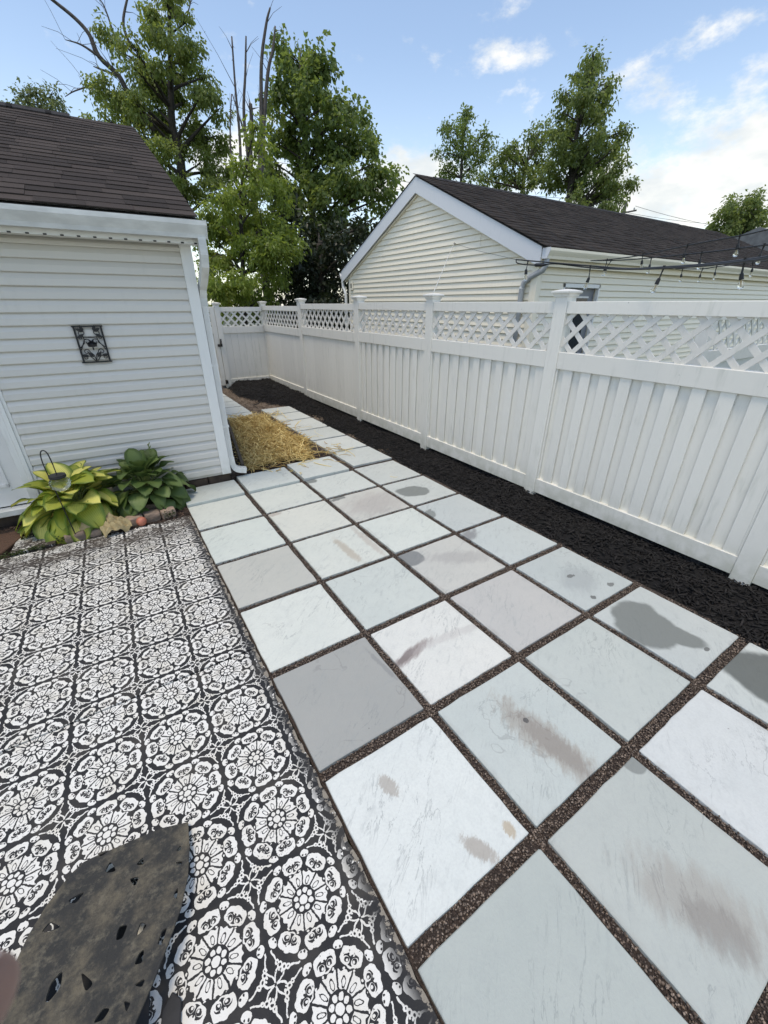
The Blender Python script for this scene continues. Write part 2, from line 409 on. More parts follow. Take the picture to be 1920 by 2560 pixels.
# ---------------- stencilled concrete
def stencil_mat():
    m, t, p, o = newmat('stencilled concrete'); g = wpos(t)
    X, Y, Z = xyz(t, g)
    wob = noise(t, g, 22, 3, .6, 0, True); wx, wy, _ = xyz(t, wob)
    ang = rad(-1.6); P = .2875
    ux = ((X-.148)*math.cos(ang)+(Y-1.562)*math.sin(ang))/P+(wx-.5)*.035
    uy = ((Y-1.562)*math.cos(ang)-(X-.148)*math.sin(ang))/P+(wy-.5)*.035
    wob2 = noise(t, g, 85, 2, .6, 0, True); w2x, w2y, _ = xyz(t, wob2); ux = ux+(w2x-.5)*.020; uy = uy+(w2y-.5)*.020
    x = (ux+.5+40).fract()-.5; y = (uy+.5+40).fract()-.5
    r = (x*x+y*y).sqrt()*(1/1.055); th = y.atan2(x)+math.pi
    def fold(k, off):
        ph = ((th*(k/(2*math.pi))+off).fract()-.5)*(2*math.pi/k)
        return r*ph.cos(), r*ph.sin()
    def ell(a, b, cx, cy, ax, ay): return (((a-cx)/ax).pow(2)+((b-cy)/ay).pow(2)).sqrt()
    W = r.lt(.043)
    a, b = fold(8, .2); W = W.mx(ell(a, b, .083, 0, .027, .0255).lt(1))
    a, b = fold(10, .0); ab = b.abs()
    pet = (ab-(a*.312-.0075)).lt(0)*a.gt(.128)*(r-(.262-(ab*26).cos().abs()*.0+(ab*90).cos()*.008)).lt(0)
    loop = (ell(a, b, .178, 0, .047, .021)-.86).abs().lt(.15)
    W = W.mx(pet*loop.inv())
    a, b = fold(8, .5); ab = b.abs()
    la = a-.362; lth = ab.atan2(la)
    blob = (ell(a, ab, .362, 0, .084, .126)-((lth*6).cos()*.055+.97)).lt(0)
    hole = (ell(a, ab, .344, 0, .054, .090)-((lth*4).cos()*.07+.90)).lt(0)
    curl = ell(a, ab, .326, .048, .036, .040); curl_w = curl.lt(1)*((ell(a, ab, .335, .042, .0235, .0275)).lt(1)*(ell(a, ab, .328, .036, .012, .012)).gt(1)).inv()
    tre = ell(a, ab, .380, 0, .017, .030).lt(1)*ell(a, ab, .370, 0, .010, .010).gt(1)
    W = W.mx(blob*hole.inv()).mx(curl_w).mx(tre)
    a, b = fold(8, .0); bud = ell(a, b, .445, 0, .036, .052).lt(1)*ell(a, b.abs(), .425, .020, .010, .010).gt(1)
    W = W.mx(bud)
    a, b = fold(16, .0); W = W.mx(ell(a, b, .278, 0, .010, .013).lt(1)*noise(t, g, 30, 1).gt(.45))
    # corner hearts and flourishes
    cx = .5-x.abs(); cy = .5-y.abs(); s = (cx+cy)*.7071; q_ = ((cx-cy)*.7071).abs()
    arm = (q_-(s*(.175-s)*5.3)).abs().lt(.0085)*s.gt(.012)*s.lt(.125)
    crl = (ell(s, q_, .140, .026, 1, 1)-.021).abs().lt(.008)
    dot = ell(s, q_, .106, .015, .0105, .0105).lt(1)
    W = W.mx(arm).mx(crl).mx(dot)
    hi = cx.mx(cy); lo = cx.mn(cy)
    fl = (lo-.043-((hi-.14)*38).sin()*.013).abs().lt(.0085)*hi.gt(.145)*hi.lt(.275)
    fk = (ell(hi, lo, .158, .062, 1, 1)-.016).abs().lt(.007)
    W = W.mx(fl).mx(fk)
    # wear
    big = noise(t, g, 1.6, 4).sstep(.35, .7)
    chip = noise(t, g, 110, 5, .72); lim = big*.10+.315
    keep = (chip-lim).gt(0)
    far = Y.sstep(3.35, 3.95)*noise(t, g, 6, 4).sstep(.35, .6); keep = keep*(1-(far*(noise(t, g, 40, 3).gt(.46))))
    edge = X.sstep(.255, .335)
    keep = keep*(1-edge*noise(t, g, 28, 4).gt(.40))
    fine = noise(t, g, 300, 3)
    white = mixc(t, noise(t, g, 9, 4).sstep(.4, .75)*.55, (.74,.73,.68), (.60,.56,.46))
    white = mixc(t, fine.sstep(.55, .75)*.25, white, (.35,.33,.29))
    dark = mixc(t, noise(t, g, 5, 5).sstep(.42, .78), (.019,.020,.022), (.062,.057,.050))
    dark = mixc(t, fine.sstep(.55, .8)*.4, dark, (.09,.085,.075))
    c = mixc(t, W*keep, dark, white)
    # bare concrete at the broken edge, soil blown over the far end
    bare = (X.sstep(.270, .340)*noise(t, g, 26, 6, .7)).gt(.47)
    c = mixc(t, bare, c, mixc(t, fine, (.16,.135,.10), (.34,.31,.26)))
    c = mixc(t, far*.55, c, (.075,.055,.042))
    stain = noise(t, g, 3.1, 4).sstep(.62, .80)
    c = mixc(t, stain*.25, c, (.24,.20,.13))
    setc(t, p, c); rough(t, p, .72); p.inputs['Specular IOR Level'].default_value = .3
    bump(t, p, W*keep*.4+fine*.5+noise(t, g, 40, 3)*.6, .22, .004); return m
M['stencil'] = stencil_mat()
m, t, p, o = newmat('weathered rubber'); g = wpos(t)
c = mixc(t, noise(t, g, 9, 6, .65).sstep(.42, .66), (.034,.034,.031), (.13,.112,.078))
c = mixc(t, noise(t, g, 70, 6, .8).sstep(.42, .66)*.55, c, (.026,.026,.025))
c = mixc(t, noise(t, g, 30, 6, .75).sstep(.48, .70)*.65, c, (.18,.16,.115))
c = mixc(t, noise(t, g, 5, 3).sstep(.55, .7)*.7, c, (.028,.029,.030))
setc(t, p, c); rough(t, p, .88); bump(t, p, noise(t, g, 120, 5, .7), .6, .004); M['rubber'] = m
# ================================================================== SETTING
gm = MB(); gm.add([(-400,-400,-.09),(400,-400,-.09),(400,400,-.09),(-400,400,-.09)], [(0,1,2,3)])
tag(obj('ground', gm, M['grassy']), kind='structure')
def sheet(name, x0, x1, y0, y1, z, mat, amp=.01, step=.06, f=None, kind='structure'):
    nx, ny = max(2, int((x1-x0)/step)), max(2, int((y1-y0)/step)); mb = MB(); vs = []
    for j in range(ny+1):
        for i in range(nx+1):
            x = x0+(x1-x0)*i/nx; y = y0+(y1-y0)*j/ny
            zz = z+random.uniform(-amp, amp)
            if f: x, y, zz = f(x, y, zz)
            vs.append((x, y, zz))
    fs = [(j*(nx+1)+i, j*(nx+1)+i+1, (j+1)*(nx+1)+i+1, (j+1)*(nx+1)+i) for j in range(ny) for i in range(nx)]
    mb.add(vs, fs); o = obj(name, mb, mat, smooth=True); return tag(o, kind=kind)
sheet('soil_bed', -3.2, .36, 3.90, 5.0, -.020, M['soil'], .012)
sheet('dirt_path', .95, 3.1, 4.55, 11.2, -.024, M['dirt'], .008)
# ---------------- stencilled concrete patio
cp_ = tag(bpy.data.objects.new('concrete_patio', None), kind='structure'); COL.objects.link(cp_)
def conc(y0, y1, x1, z1):
    e = []; n = int((y1-y0)/.035)
    for i in range(n+1):
        e.append((x1+random.uniform(-.006, .004), y0+(y1-y0)*i/n))
    poly = [(-3.0, y0)]+e+[(-3.0, y1)]
    mb = MB(); mb.prism(poly, lambda x, y: (x, y, -.10), lambda x, y: (x, y, z1)); return obj('concrete_slab', mb, M['stencil'], cp_)
conc(-1.6, 1.926, .338, 0.0); conc(1.934, 3.965, .340, .003)
mb = MB(); mb.prism([(-1.02,4.0),(-.72,4.02),(-.70,4.44),(-.98,4.48)], lambda x, y: (x, y, -.1), lambda x, y: (x, y, .012)); obj('concrete_slab', mb, M['stencil'], cp_)
# ---------------- paved patio: gravel bed, slabs, loose gravel
pb = sheet('paved_patio', .342, 2.93, -1.6, 4.76, -.020, M['gravel_base'], .002, .05)
pb2 = sheet('paved_path', 2.26, 2.96, 4.3, 8.02, -.0215, M['gravel_base'], .002, .05)
cols = dict(A=(.354,.930), B=(.976,1.574), C=(1.624,2.238), D=(2.290,2.866))
L = [4.18, 3.595, 2.962, 2.325, 1.687, 1.04, .385, -.265, -.915, -1.55]
br = (.27,.215,.165); wet = (.14,.152,.142); drk = (.13,.135,.13)
ST = {
 'B6': [(.03,-.10,.085,.27,.12,br,.48,.4,9),(.04,-.13,.05,.2,.12,(.17,.125,.10),.36,.4,16),(.03,.03,.016,.016,0,(.10,.095,.09),.9,.15,3)],
 'A6': [(-.07,.14,.03,.05,.3,br,.55,.3,30),(.09,-.23,.03,.07,.5,br,.6,.3,14),(.235,-.25,.02,.03,0,(.36,.25,.12),.6,.3,30)],
 'B5': [(-.19,.03,.17,.035,.2,(.24,.19,.175),.75,.5,6),(-.22,.03,.10,.02,.3,(.15,.12,.11),.6,.4,9),(.1,.02,.28,.03,-.1,(.4,.37,.35),.35,.6,5)],
 'D6': [(-.10,.08,.21,.22,-.5,wet,.82,.05,3.2),(-.03,-.10,.10,.15,.3,wet,.82,.05,3),(.0,-.24,.022,.012,0,drk,.9,.1,4)],
 'D7': [(.05,.02,.24,.33,-.25,(.095,.105,.098),.90,.10,2.2)],
 'B7': [(-.02,-.10,.10,.20,.5,(.30,.26,.22),.45,.6,5),(-.04,-.17,.07,.1,.4,(.19,.165,.145),.4,.5,8),(.27,.28,.05,.05,0,(.22,.235,.22),.85,.06,3)],
 'C4': [(-.25,.22,.12,.12,.5,(.17,.18,.18),.85,.10,4),(.1,.0,.25,.08,-.5,(.33,.32,.31),.5,.6,8)],
 'B3': [(.04,-.05,.035,.22,.05,(.36,.29,.21),.55,.5,7),(.26,.0,.03,.28,0,(.35,.27,.22),.4,.6,6)],
 'D2': [(-.10,.0,.20,.13,-.4,wet,.8,.10,4)],
 'C1': [(-.26,.24,.07,.07,0,wet,.8,.10,6)],
 'C2': [(-.22,.26,.09,.035,.2,drk,.8,.15,14),(.05,-.05,.28,.22,0,(.36,.32,.30),.45,.6,4)],
 'D3': [(-.28,.10,.10,.06,.8,wet,.7,.15,7)],
 'D4': [(-.27,.22,.14,.06,.3,(.17,.165,.17),.7,.5,7)],
 'D5': [(-.03,-.06,.16,.11,.6,(.26,.28,.29),.4,.7,4),(-.03,.0,.035,.02,0,drk,.85,.12,8),(.12,-.22,.03,.02,0,drk,.8,.12,9),(-.12,-.24,.02,.02,0,drk,.9,.12,9)],
 'B2': [(-.25,.26,.07,.03,0,(.33,.25,.2),.5,.5,9)],
 'A5': [(.26,.05,.012,.14,.1,(.22,.225,.22),.55,.5,9)],
}
g_ = lambda r, g, b, k=1.0: tuple(k*(v/255.0)**2.2*q for v, q in (((r*.8+(r+g+b)/15), .975), ((g*.8+(r+g+b)/15), .965), ((b*.8+(r+g+b)/15), .885)))+(1,)
TINT = {
 'A1':(206,212,210),'B1':(208,214,212),'C1':(204,211,212),'D2':(194,201,204),
 'A2':(206,215,214),'B2':(211,214,210),'C2':(198,199,197),'D3':(188,197,203),
 'A3':(190,191,188),'B3':(209,215,213),'C3':(208,216,216),'D4':(190,200,206),
 'A4':(214,220,219),'B4':(198,207,208),'C4':(196,197,197),'D5':(184,194,200),
 'A5':(163,165,166),'B5':(220,222,223),'C5':(190,190,193),'D6':(190,198,203),
 'A6':(218,225,229),'B6':(191,201,204),'C6':(188,197,199),'D7':(196,204,208),
 'A7':(176,186,187),'B7':(182,190,191),'C7':(207,213,220),'D8':(190,196,200),
 'A8':(200,205,207),'B8':(186,190,192),'C8':(205,210,212),'D9':(200,205,207)}
SLAB_K = .95
def slab(x0, x1, y0, y1, z, parent, key=None, tint=(203,210,211)):
    hx, hy = (x1-x0)/2, (y1-y0)/2; b = .0035; mb = MB(); out_ = []
    cn = [(-hx,-hy),(hx,-hy),(hx,hy),(-hx,hy)]
    for k in range(4):
        (ax_, ay_), (bx_, by_) = cn[k], cn[(k+1) % 4]; ch = random.uniform(.001, .007)/(2*hx)
        for q_ in (ch, .12, .24, .37, .5, .62, .75, .88, 1-random.uniform(.001, .007)/(2*hx)):
            j = random.gauss(0, .0011)-(.004 if random.random() < .05 else 0); nx_, ny_ = (ay_-by_, bx_-ax_); l_ = math.hypot(nx_, ny_)
            out_.append((ax_+(bx_-ax_)*q_+nx_/l_*j, ay_+(by_-ay_)*q_+ny_/l_*j))
    n_o = len(out_); vs = [(x, y, -.042) for x, y in out_]+[(x, y, -b) for x, y in out_]+[(x*(1-b/hx), y*(1-b/hy), 0) for x, y in out_]
    fs = [tuple(range(n_o))[::-1], tuple(range(2*n_o, 3*n_o))]
    for l in (0, n_o): fs += [(l+k, l+(k+1) % n_o, l+n_o+(k+1) % n_o, l+n_o+k) for k in range(n_o)]
    mb.add(vs, fs)
    mt = slab_mat('stained slab '+key, ST[key]) if key in ST else M['slab']
    o = obj('paving_slab', mb, mt, parent, ((x0+x1)/2, (y0+y1)/2, z+random.uniform(-.003, .002)),
            (random.uniform(-.003, .003), random.uniform(-.003, .003), random.uniform(-.004, .004)))
    o.color = g_(*TINT.get(key, (194,201,204) if key=='D1' else tint), SLAB_K); return o
for ci, (c0, (x0, x1)) in enumerate(cols.items()):
    for i in range(len(L)-1):
        g0 = .027 if i >= 3 else .022
        slab(x0+random.uniform(-.003,.003), x1+random.uniform(-.003,.003), L[i+1]+g0, L[i]-(.018 if i == 0 else g0)+(.05 if (i == 0 and c0 == 'D') else 0), 0, pb, f'{c0}{i+1}')
slab(.350, .925, 4.172, 4.588, .03, pb, tint=(190,199,201)); slab(.972, 1.555, 4.176, 4.672, .03, pb, tint=(196,205,208)); slab(1.615, 2.205, 4.190, 4.742, .026, pb, tint=(200,208,211))
yd = [4.262, 4.90, 5.545, 6.16, 6.865, 7.43, 7.985]
for i in range(6): slab(2.318+.002*i, 2.893, yd[i]+.03, yd[i+1]-.02, .006, pb2, tint=random.choice([(186,194,198),(196,204,208),(205,212,216)]))
pb3 = sheet('stepping_path', 1.46, 2.14, 7.30, 10.4, -.018, M['dirt'], .002, .08)
for i in range(5): slab(1.50, 2.112, 7.36+.575*i, 7.36+.575*i+.535, .004, pb3, tint=(206,213,216))
# gravel in the joints: small stones, one heap nobody could count
def scatter_stones(name, pos, size, mat, flat=.7):
    n = len(pos); base = np.array([(1,0,0),(-1,0,0),(0,1,0),(0,-1,0),(0,0,1),(0,0,-1)], float)
    tri = np.array([(0,2,4),(2,1,4),(1,3,4),(3,0,4),(2,0,5),(1,2,5),(3,1,5),(0,3,5)])
    a = RNG.uniform(0, 2*np.pi, n); s = size[:, None]*RNG.uniform(.6, 1.3, (n, 3)); s[:, 2] *= flat
    V = base[None]*s[:, None, :]+RNG.normal(0, .18, (n, 6, 3))*size[:, None, None]
    ca, sa = np.cos(a)[:, None], np.sin(a)[:, None]
    V = np.stack([V[..., 0]*ca-V[..., 1]*sa, V[..., 0]*sa+V[..., 1]*ca, V[..., 2]], -1)+pos[:, None, :]
    T = (tri[None]+np.arange(n)[:, None, None]*6).reshape(-1, 3)
    col = np.repeat(RNG.beta(1.3, 2.2, n)[:, None], 6, 0).reshape(-1, 1)*np.ones((1, 3))
    return fastmesh(name, V.reshape(-1, 3), T, mat, col)
P_ = []
def joint(x0, x1, y0, y1, dens):
    n = int(abs((x1-x0)*(y1-y0))*dens); P_.append(np.stack([RNG.uniform(x0, x1, n), RNG.uniform(y0, y1, n), RNG.uniform(-.019, -.005, n)], -1))
for y0, y1, dn in ((-1.3, 1.7, 17000), (1.7, 3.0, 12000), (3.0, 4.2, 9000)):
    for a_, b_ in ((.930,.976),(1.574,1.624),(2.238,2.290),(2.866,2.90)): joint(a_+.002, b_-.002, y0, y1, dn)
for l in L[1:]: joint(.352, 2.88, l-.026, l+.026, 17000 if l < 1.7 else 10000)
joint(.352, 2.88, 4.155, 4.17, 9000); joint(.93, .974, 4.18, 4.6, 9000); joint(1.56, 1.612, 4.18, 4.7, 8000); joint(2.21, 2.315, 4.2, 7.9, 4000)
P_ = np.concatenate(P_)
sz = RNG.uniform(.0028, .0062, len(P_))
tag(link('gravel', scatter_stones('gravel', P_, sz, M['gravel'])), 'brown pea gravel filling the joints between the slabs', 'gravel', kind='stuff')
# ---------------- black mulch bed along the fence
def mz(x, y):
    far = max(0, min(1, (y-7.2)/2.2))
    edge = 2.885-far*.55*max(0, min(1, (y-7.8)/1.2))
    t_ = max(0, min(1, (x-edge)/.32)); t_ = t_*t_*(3-2*t_)
    return -.03+t_*(.035+.11*far*(1-.25*max(0, (x-3.2)/.4)))+.010*math.sin(x*9+y*3.1)+.012*math.sin(y*5.3)
def mf(x, y, z): return x, y, mz(x, y)+random.uniform(-.012, .012)*(.3+.7*min(1, max(0, (x-2.9)/.1)))
sheet('mulch_ground', 2.86, 3.75, -1.7, 7.6, 0, M['mulch_base'], 0, .035, mf)
sheet('mulch_mound', 2.34, 3.75, 7.55, 11.3, 0, M['mulch_base'], 0, .045, mf)
def scatter_chips(name, pos, ln, wd, th, mat, tilt=.35, beta=(1.4, 2.6)):
    n = len(pos); base = np.array([(-.5,-.5,0),(.5,-.35,0),(.5,.35,0),(-.5,.5,0),(-.42,-.3,1),(.42,-.3,1),(.42,.3,1),(-.42,.3,1)], float)
    quads = [(3,2,1,0),(4,5,6,7),(0,1,5,4),(1,2,6,5),(2,3,7,6),(3,0,4,7)]
    tri = np.array([t3 for q4 in quads for t3 in ((q4[0],q4[1],q4[2]),(q4[0],q4[2],q4[3]))])
    V = base[None]*np.stack([ln, wd, th], -1)[:, None, :]
    b_ = RNG.normal(0, tilt, n)[:, None]; c_ = RNG.normal(0, tilt, n)[:, None]; a = RNG.uniform(0, 2*np.pi, n)[:, None]
    x, y, z = V[..., 0], V[..., 1], V[..., 2]
    x, z = x*np.cos(b_)-z*np.sin(b_), x*np.sin(b_)+z*np.cos(b_)
    y, z = y*np.cos(c_)-z*np.sin(c_), y*np.sin(c_)+z*np.cos(c_)
    x, y = x*np.cos(a)-y*np.sin(a), x*np.sin(a)+y*np.cos(a)
    V = np.stack([x, y, z], -1)+pos[:, None, :]
    T = (tri[None]+np.arange(n)[:, None, None]*8).reshape(-1, 3)
    col = np.repeat(RNG.beta(*beta, n)[:, None], 8, 0).reshape(-1, 1)*np.ones((1, 3))
    return fastmesh(name, V.reshape(-1, 3), T, mat, col)
pp = []
for _ in range(15000):
    y = -1.5+12.4*random.random()**1.35
    lo = 2.872 if y < 7.9 else 2.872-.5*min(1, (y-7.9)/1.2)
    x = random.uniform(lo, 3.66)
    if y < 8 and x < 2.89 and random.random() < .7: continue
    pp.append((x, y, mz(x, y)+.004+abs(random.gauss(0, .007))))
pp = np.array(pp); n_ = len(pp)
tag(link('mulch', scatter_chips('mulch', pp, RNG.uniform(.02, .08, n_), RNG.uniform(.005, .018, n_), RNG.uniform(.003, .008, n_), M['mulch'])),
    'shredded black bark mulch along the foot of the fence', 'mulch', kind='stuff')
pp = np.array([(random.uniform(-.25,.36), random.uniform(3.99,4.6), 0) for _ in range(900)]+[(random.uniform(-3,.3), random.uniform(4.05,4.62), 0) for _ in range(1500)]
   +[(random.gauss(1.02,.1), random.uniform(4.68,4.95), 0) for _ in range(200)]+[(random.uniform(1.0,2.25), random.gauss(4.86,.05), 0) for _ in range(350)])
pp[:, 2] = -.012+RNG.uniform(0, .008, len(pp)); n_ = len(pp)
tag(link('leaf_litter', scatter_chips('leaf_litter', pp, RNG.uniform(.01, .04, n_), RNG.uniform(.004, .015, n_), RNG.uniform(.002, .005, n_), tintmat('bark litter', (.02,.013,.01), (.16,.10,.07)))),
    'dark bark crumbs and dead leaf bits around the hostas and bricks', 'leaf litter', kind='stuff')
pp = np.array([(random.uniform(2.1,2.75), random.uniform(7.9,10.5), -.016) for _ in range(900)]); n_ = len(pp)
tag(link('wood_chips', scatter_chips('wood_chips', pp, RNG.uniform(.015, .05, n_), RNG.uniform(.004, .012, n_), RNG.uniform(.002, .005, n_), tintmat('pale chips', (.08,.055,.04), (.30,.23,.17)))),
    'pale scattered wood chips on the bare dirt by the gate', 'wood chips', kind='stuff')
# ---------------- straw over a seeded patch
tb = thing('timber_edging', 'weathered timber board edging the straw patch beside the shed', 'edging board', (1.08,4.80,0))
mb = MB(); mb.add([(0,0,-.06),(.035,0,-.06),(.43,2.3,-.06),(.395,2.3,-.06),(0,0,.115),(.035,0,.115),(.43,2.3,.115),(.395,2.3,.115)], [(3,2,1,0),(4,5,6,7),(0,1,5,4),(1,2,6,5),(2,3,7,6),(3,0,4,7)])
obj('board', mb, M['timber'], tb)
mb = MB(); mb.box((.035,.30,-.06),(.075,.34,.09)); mb2 = MB(); mb2.box((.29,1.85,-.06),(.33,1.89,.09)); obj('stake', mb, M['timber'], tb); obj('stake', mb2, M['timber'], tb)
sheet('straw_patch', 1.05, 2.26, 4.80, 7.36, -.012, M['soil'], .010, .05, lambda x, y, z: (x, y, z))
def straw_in(x, y): 
    xl = 1.14+(y-4.8)*.175
    return xl < x < 2.17+.06*math.sin(y*7)-.22*max(0, (5.25-y)/.4) and 4.90+.05*math.sin(x*9) < y < 7.36
NS = 4200; px_ = []
while len(px_) < NS:
    x, y = random.uniform(1.1, 2.25), random.uniform(4.85, 7.4)
    if straw_in(x, y): px_.append((x, y))
while len(px_) < NS+330:
    px_.append((random.gauss(1.75,.45), random.choice((random.gauss(4.9,.12), random.gauss(7.4,.1), random.gauss(6.0,.9)))))
NS = len(px_)
px_ = np.array(px_); px_[-330:, 0] = np.clip(px_[-330:, 0], 1.2, 2.5); hb = .03+.05*np.exp(-(((px_[:, 0]-1.72)/.5)**2+((px_[:, 1]-6.1)/1.3)**2))
z0 = RNG.uniform(.0, 1, NS)**.6*hb; z0[-330:] = .03
ln = RNG.uniform(.08, .30, NS); a = RNG.uniform(0, 2*np.pi, NS); curv = RNG.normal(0, .9, NS); pit = RNG.normal(0, .30, NS)
V = np.zeros((NS, 4, 3, 3)); wd = RNG.uniform(.0020, .0056, NS)
for k in range(4):
    s_ = (k/3-.5); aa = a+curv*s_
    cx = px_[:, 0]+np.cos(aa)*ln*s_; cy = px_[:, 1]+np.sin(aa)*ln*s_; cz = z0+np.tan(pit)*ln*s_+.004-curv*curv*.01*s_*s_
    cz = np.maximum(cz, .0)
    for j in range(3):
        q3 = j*2*np.pi/3+.5
        V[:, k, j, 0] = cx-np.sin(aa)*wd*math.cos(q3); V[:, k, j, 1] = cy+np.cos(aa)*wd*math.cos(q3); V[:, k, j, 2] = cz+wd*math.sin(q3)
tri = []
for k in range(3):
    for j in range(3):
        a0, a1, b0, b1 = k*3+j, k*3+(j+1) % 3, k*3+3+j, k*3+3+(j+1) % 3
        tri += [(a0, a1, b1), (a0, b1, b0)]
T = (np.array(tri)[None]+np.arange(NS)[:, None, None]*12).reshape(-1, 3)
cs = np.repeat(RNG.beta(.9, .9, NS)[:, None], 12, 0).reshape(-1, 1)*np.ones((1, 3))
tag(link('straw', fastmesh('straw', V.reshape(-1, 3), T, M['straw'], cs)), 'golden straw spread over the seeded patch beside the shed', 'straw', kind='stuff')
# ================================================================== SHED
PIV = .0955
shed = thing('shed', 'white vinyl sided shed with brown shingle roof behind the hostas', 'shed', (.905, 4.618, 0), rad(-2.0))
DX = -1.675                                     # right edge of the door casing
wb = MB(); wb.box((DX-.02, .012, .10), (-.01, .10, 2.40)); wb.box((-4.6, .012, 2.22), (DX-.02, .10, 2.40)); wb.box((-4.6,.012,.1),(-2.75,.10,2.22))
wall = obj('wall', wb, M['siding'], shed)
def course(mb, x0, x1, z0, h, d0=.026, d1=.0):
    # lapped profile: small curved lip, then the face leaning back to the wall
    vs = []
    for x in (x0, x1):
        vs += [(x, .012, z0), (x, -d0+.004, z0), (x, -d0, z0+.006), (x, -d0+.002, z0+h*.55), (x, -d1, z0+h+.004), (x, .012, z0+h+.004)]
    fs = [(0,1,2,3,4,5), (11,10,9,8,7,6)]+[(i, i+6, (i+1) % 6+6, (i+1) % 6) for i in range(6)]
    mb.add(vs, fs)
for n in range(23):
    z0 = .134+PIV*n
    for (a_, b_) in (((DX, -.035),) if z0 < 2.12 else ((-4.6, -.035),)):
        mb = MB(); course(mb, a_, b_, z0, PIV if n < 22 else .05); obj('siding_board', mb, M['siding'], wall, (0, random.uniform(-.0012, .0012), 0))
mb = MB(); mb.box((-.092, -.038, .115), (.004, .07, 2.30)); mb.box((-.004,.07,.115),(.004,.10,2.30)); bevel(obj('corner_post', mb, M['trim'], shed), .003)
# stone footing blocks
for i in range(7):
    x1 = -.005-i*.245; x0 = x1-.235
    if x1 < DX: break
    mb = MB(); mb.box((x0, .004+random.uniform(-.006,.006), -.08), (x1, .12, .098+random.uniform(-.006,.004)))
    bevel(obj('footing_block', mb, M['foundation'], shed), .01)
mb = MB(); mb.box((-4.6,.02,-.08),(-1.70,.12,.10)); obj('footing_wall', mb, M['foundation'], shed)
# side and back walls, seen only from elsewhere
mb = MB(); mb.box((-.012,.10,-.05),(.0,5.8,2.5)); mb.box((-4.6,5.75,-.05),(-.012,5.8,2.5)); mb.box((-4.6,.10,-.05),(-4.58,5.75,2.5))
mb.add([(-.012,.10,2.5),(-.012,5.8,2.5),(-.012,2.95,3.74),(0,.10,2.5),(0,5.8,2.5),(0,2.95,3.74)],[(0,1,2),(5,4,3),(0,2,5,3),(1,4,5,2),(0,3,4,1)])
obj('side_wall', mb, M['siding'], shed)
# soffit, fascia, gutter
mb = MB(); mb.box((-4.6,-.195,2.288),(.06,.0,2.300)); obj('soffit', mb, M['trim'], shed)
mb = MB(); mb.box((-4.6,-.212,2.280),(.065,-.196,2.44)); fas = obj('fascia', mb, M['trim'], shed)
mb = MB()
for i in range(34):
    x = .02-i*.105; mb.box((x-.011,-.2165,2.279),(x+.011,-.209,2.289))
obj('soffit_notch', mb, M['black_plastic'], fas)['kind'] = 'stuff'
gp = [(-.214,2.435),(-.214,2.322),(-.292,2.315),(-.300,2.345),(-.322,2.385),(-.332,2.405),(-.332,2.438),(-.318,2.440),(-.318,2.412),(-.224,2.33),(-.224,2.435)]
mb = MB(); mb.prism(gp, lambda y, z: (-4.6, y, z-.0), lambda y, z: (.105, y, z)); gut = obj('gutter', mb, M['alu'], shed)
mb = MB(); mb.prism([(-.214,2.437),(-.214,2.318),(-.296,2.311),(-.336,2.405),(-.336,2.442)], lambda y, z: (.104, y, z), lambda y, z: (.112, y, z)); obj('end_cap', mb, M['alu'], gut)
mb = MB(); mb.box((-4.6,-.204,2.44),(.06,-.196,2.475)); obj('drip_edge', mb, M['trim'], shed)
# downspout
def rect_tube(mb, pts, wx, wy):
    vs, fs = [], []
    for i, p in enumerate(pts):
        p = Vector(p); t_ = (Vector(pts[min(i+1, len(pts)-1)])-Vector(pts[max(i-1, 0)])).normalized()
        sx = Vector((1,0,0)); 
        if abs(t_.x) > .75: sx = Vector((0,0,1))
        sx = (sx-t_*sx.dot(t_)).normalized(); sy = t_.cross(sx)
        vs += [p+sx*a_*wx/2+sy*b_*wy/2 for a_, b_ in ((-1,-1),(1,-1),(1,1),(-1,1))]
    for i in range(len(pts)-1):
        for k in range(4): fs.append((i*4+k, i*4+(k+1) % 4, i*4+4+(k+1) % 4, i*4+4+k))
    fs += [(3,2,1,0), tuple(len(vs)-4+k for k in range(4))]; mb.add(vs, fs)
ds = MB(); rect_tube(ds, [(.062,-.262,2.325),(.062,-.262,2.20),(.060,-.235,2.13),(.055,-.10,2.03),(.047,.0,1.96),(.044,.045,1.88),(.044,.05,1.80)], .062, .075)
sp = obj('downspout', ds, M['alu'], shed)
ds = MB(); rect_tube(ds, [(.044,.05,1.82),(.040,.05,.36),(.040,.05,.25)], .052, .07)
for k in (-.012, .0, .012): ds.box((.044+k-.003,.0105,.3),(.044+k+.003,.0155,1.8))
obj('downspout_pipe', ds, M['trim'], sp)
ds = MB(); rect_tube(ds, [(.040,.05,.28),(.043,.05,.20),(.058,.05,.15),(.085,.048,.122),(.125,.045,.108),(.185,.04,.094)], .06, .075)
for k, (x, z) in enumerate(((.050,.17),(.066,.142),(.088,.124),(.112,.114))): rect_tube(ds, [(x-.004,.049,z+.004),(x+.005,.049,z-.003)], .066, .081)
obj('downspout_elbow', ds, M['trim'], sp)
for z in (1.25, .62):
    ds = MB(); ds.box((.008,.012,z),(.074,.09,z+.022)); obj('strap', ds, M['trim'], sp)
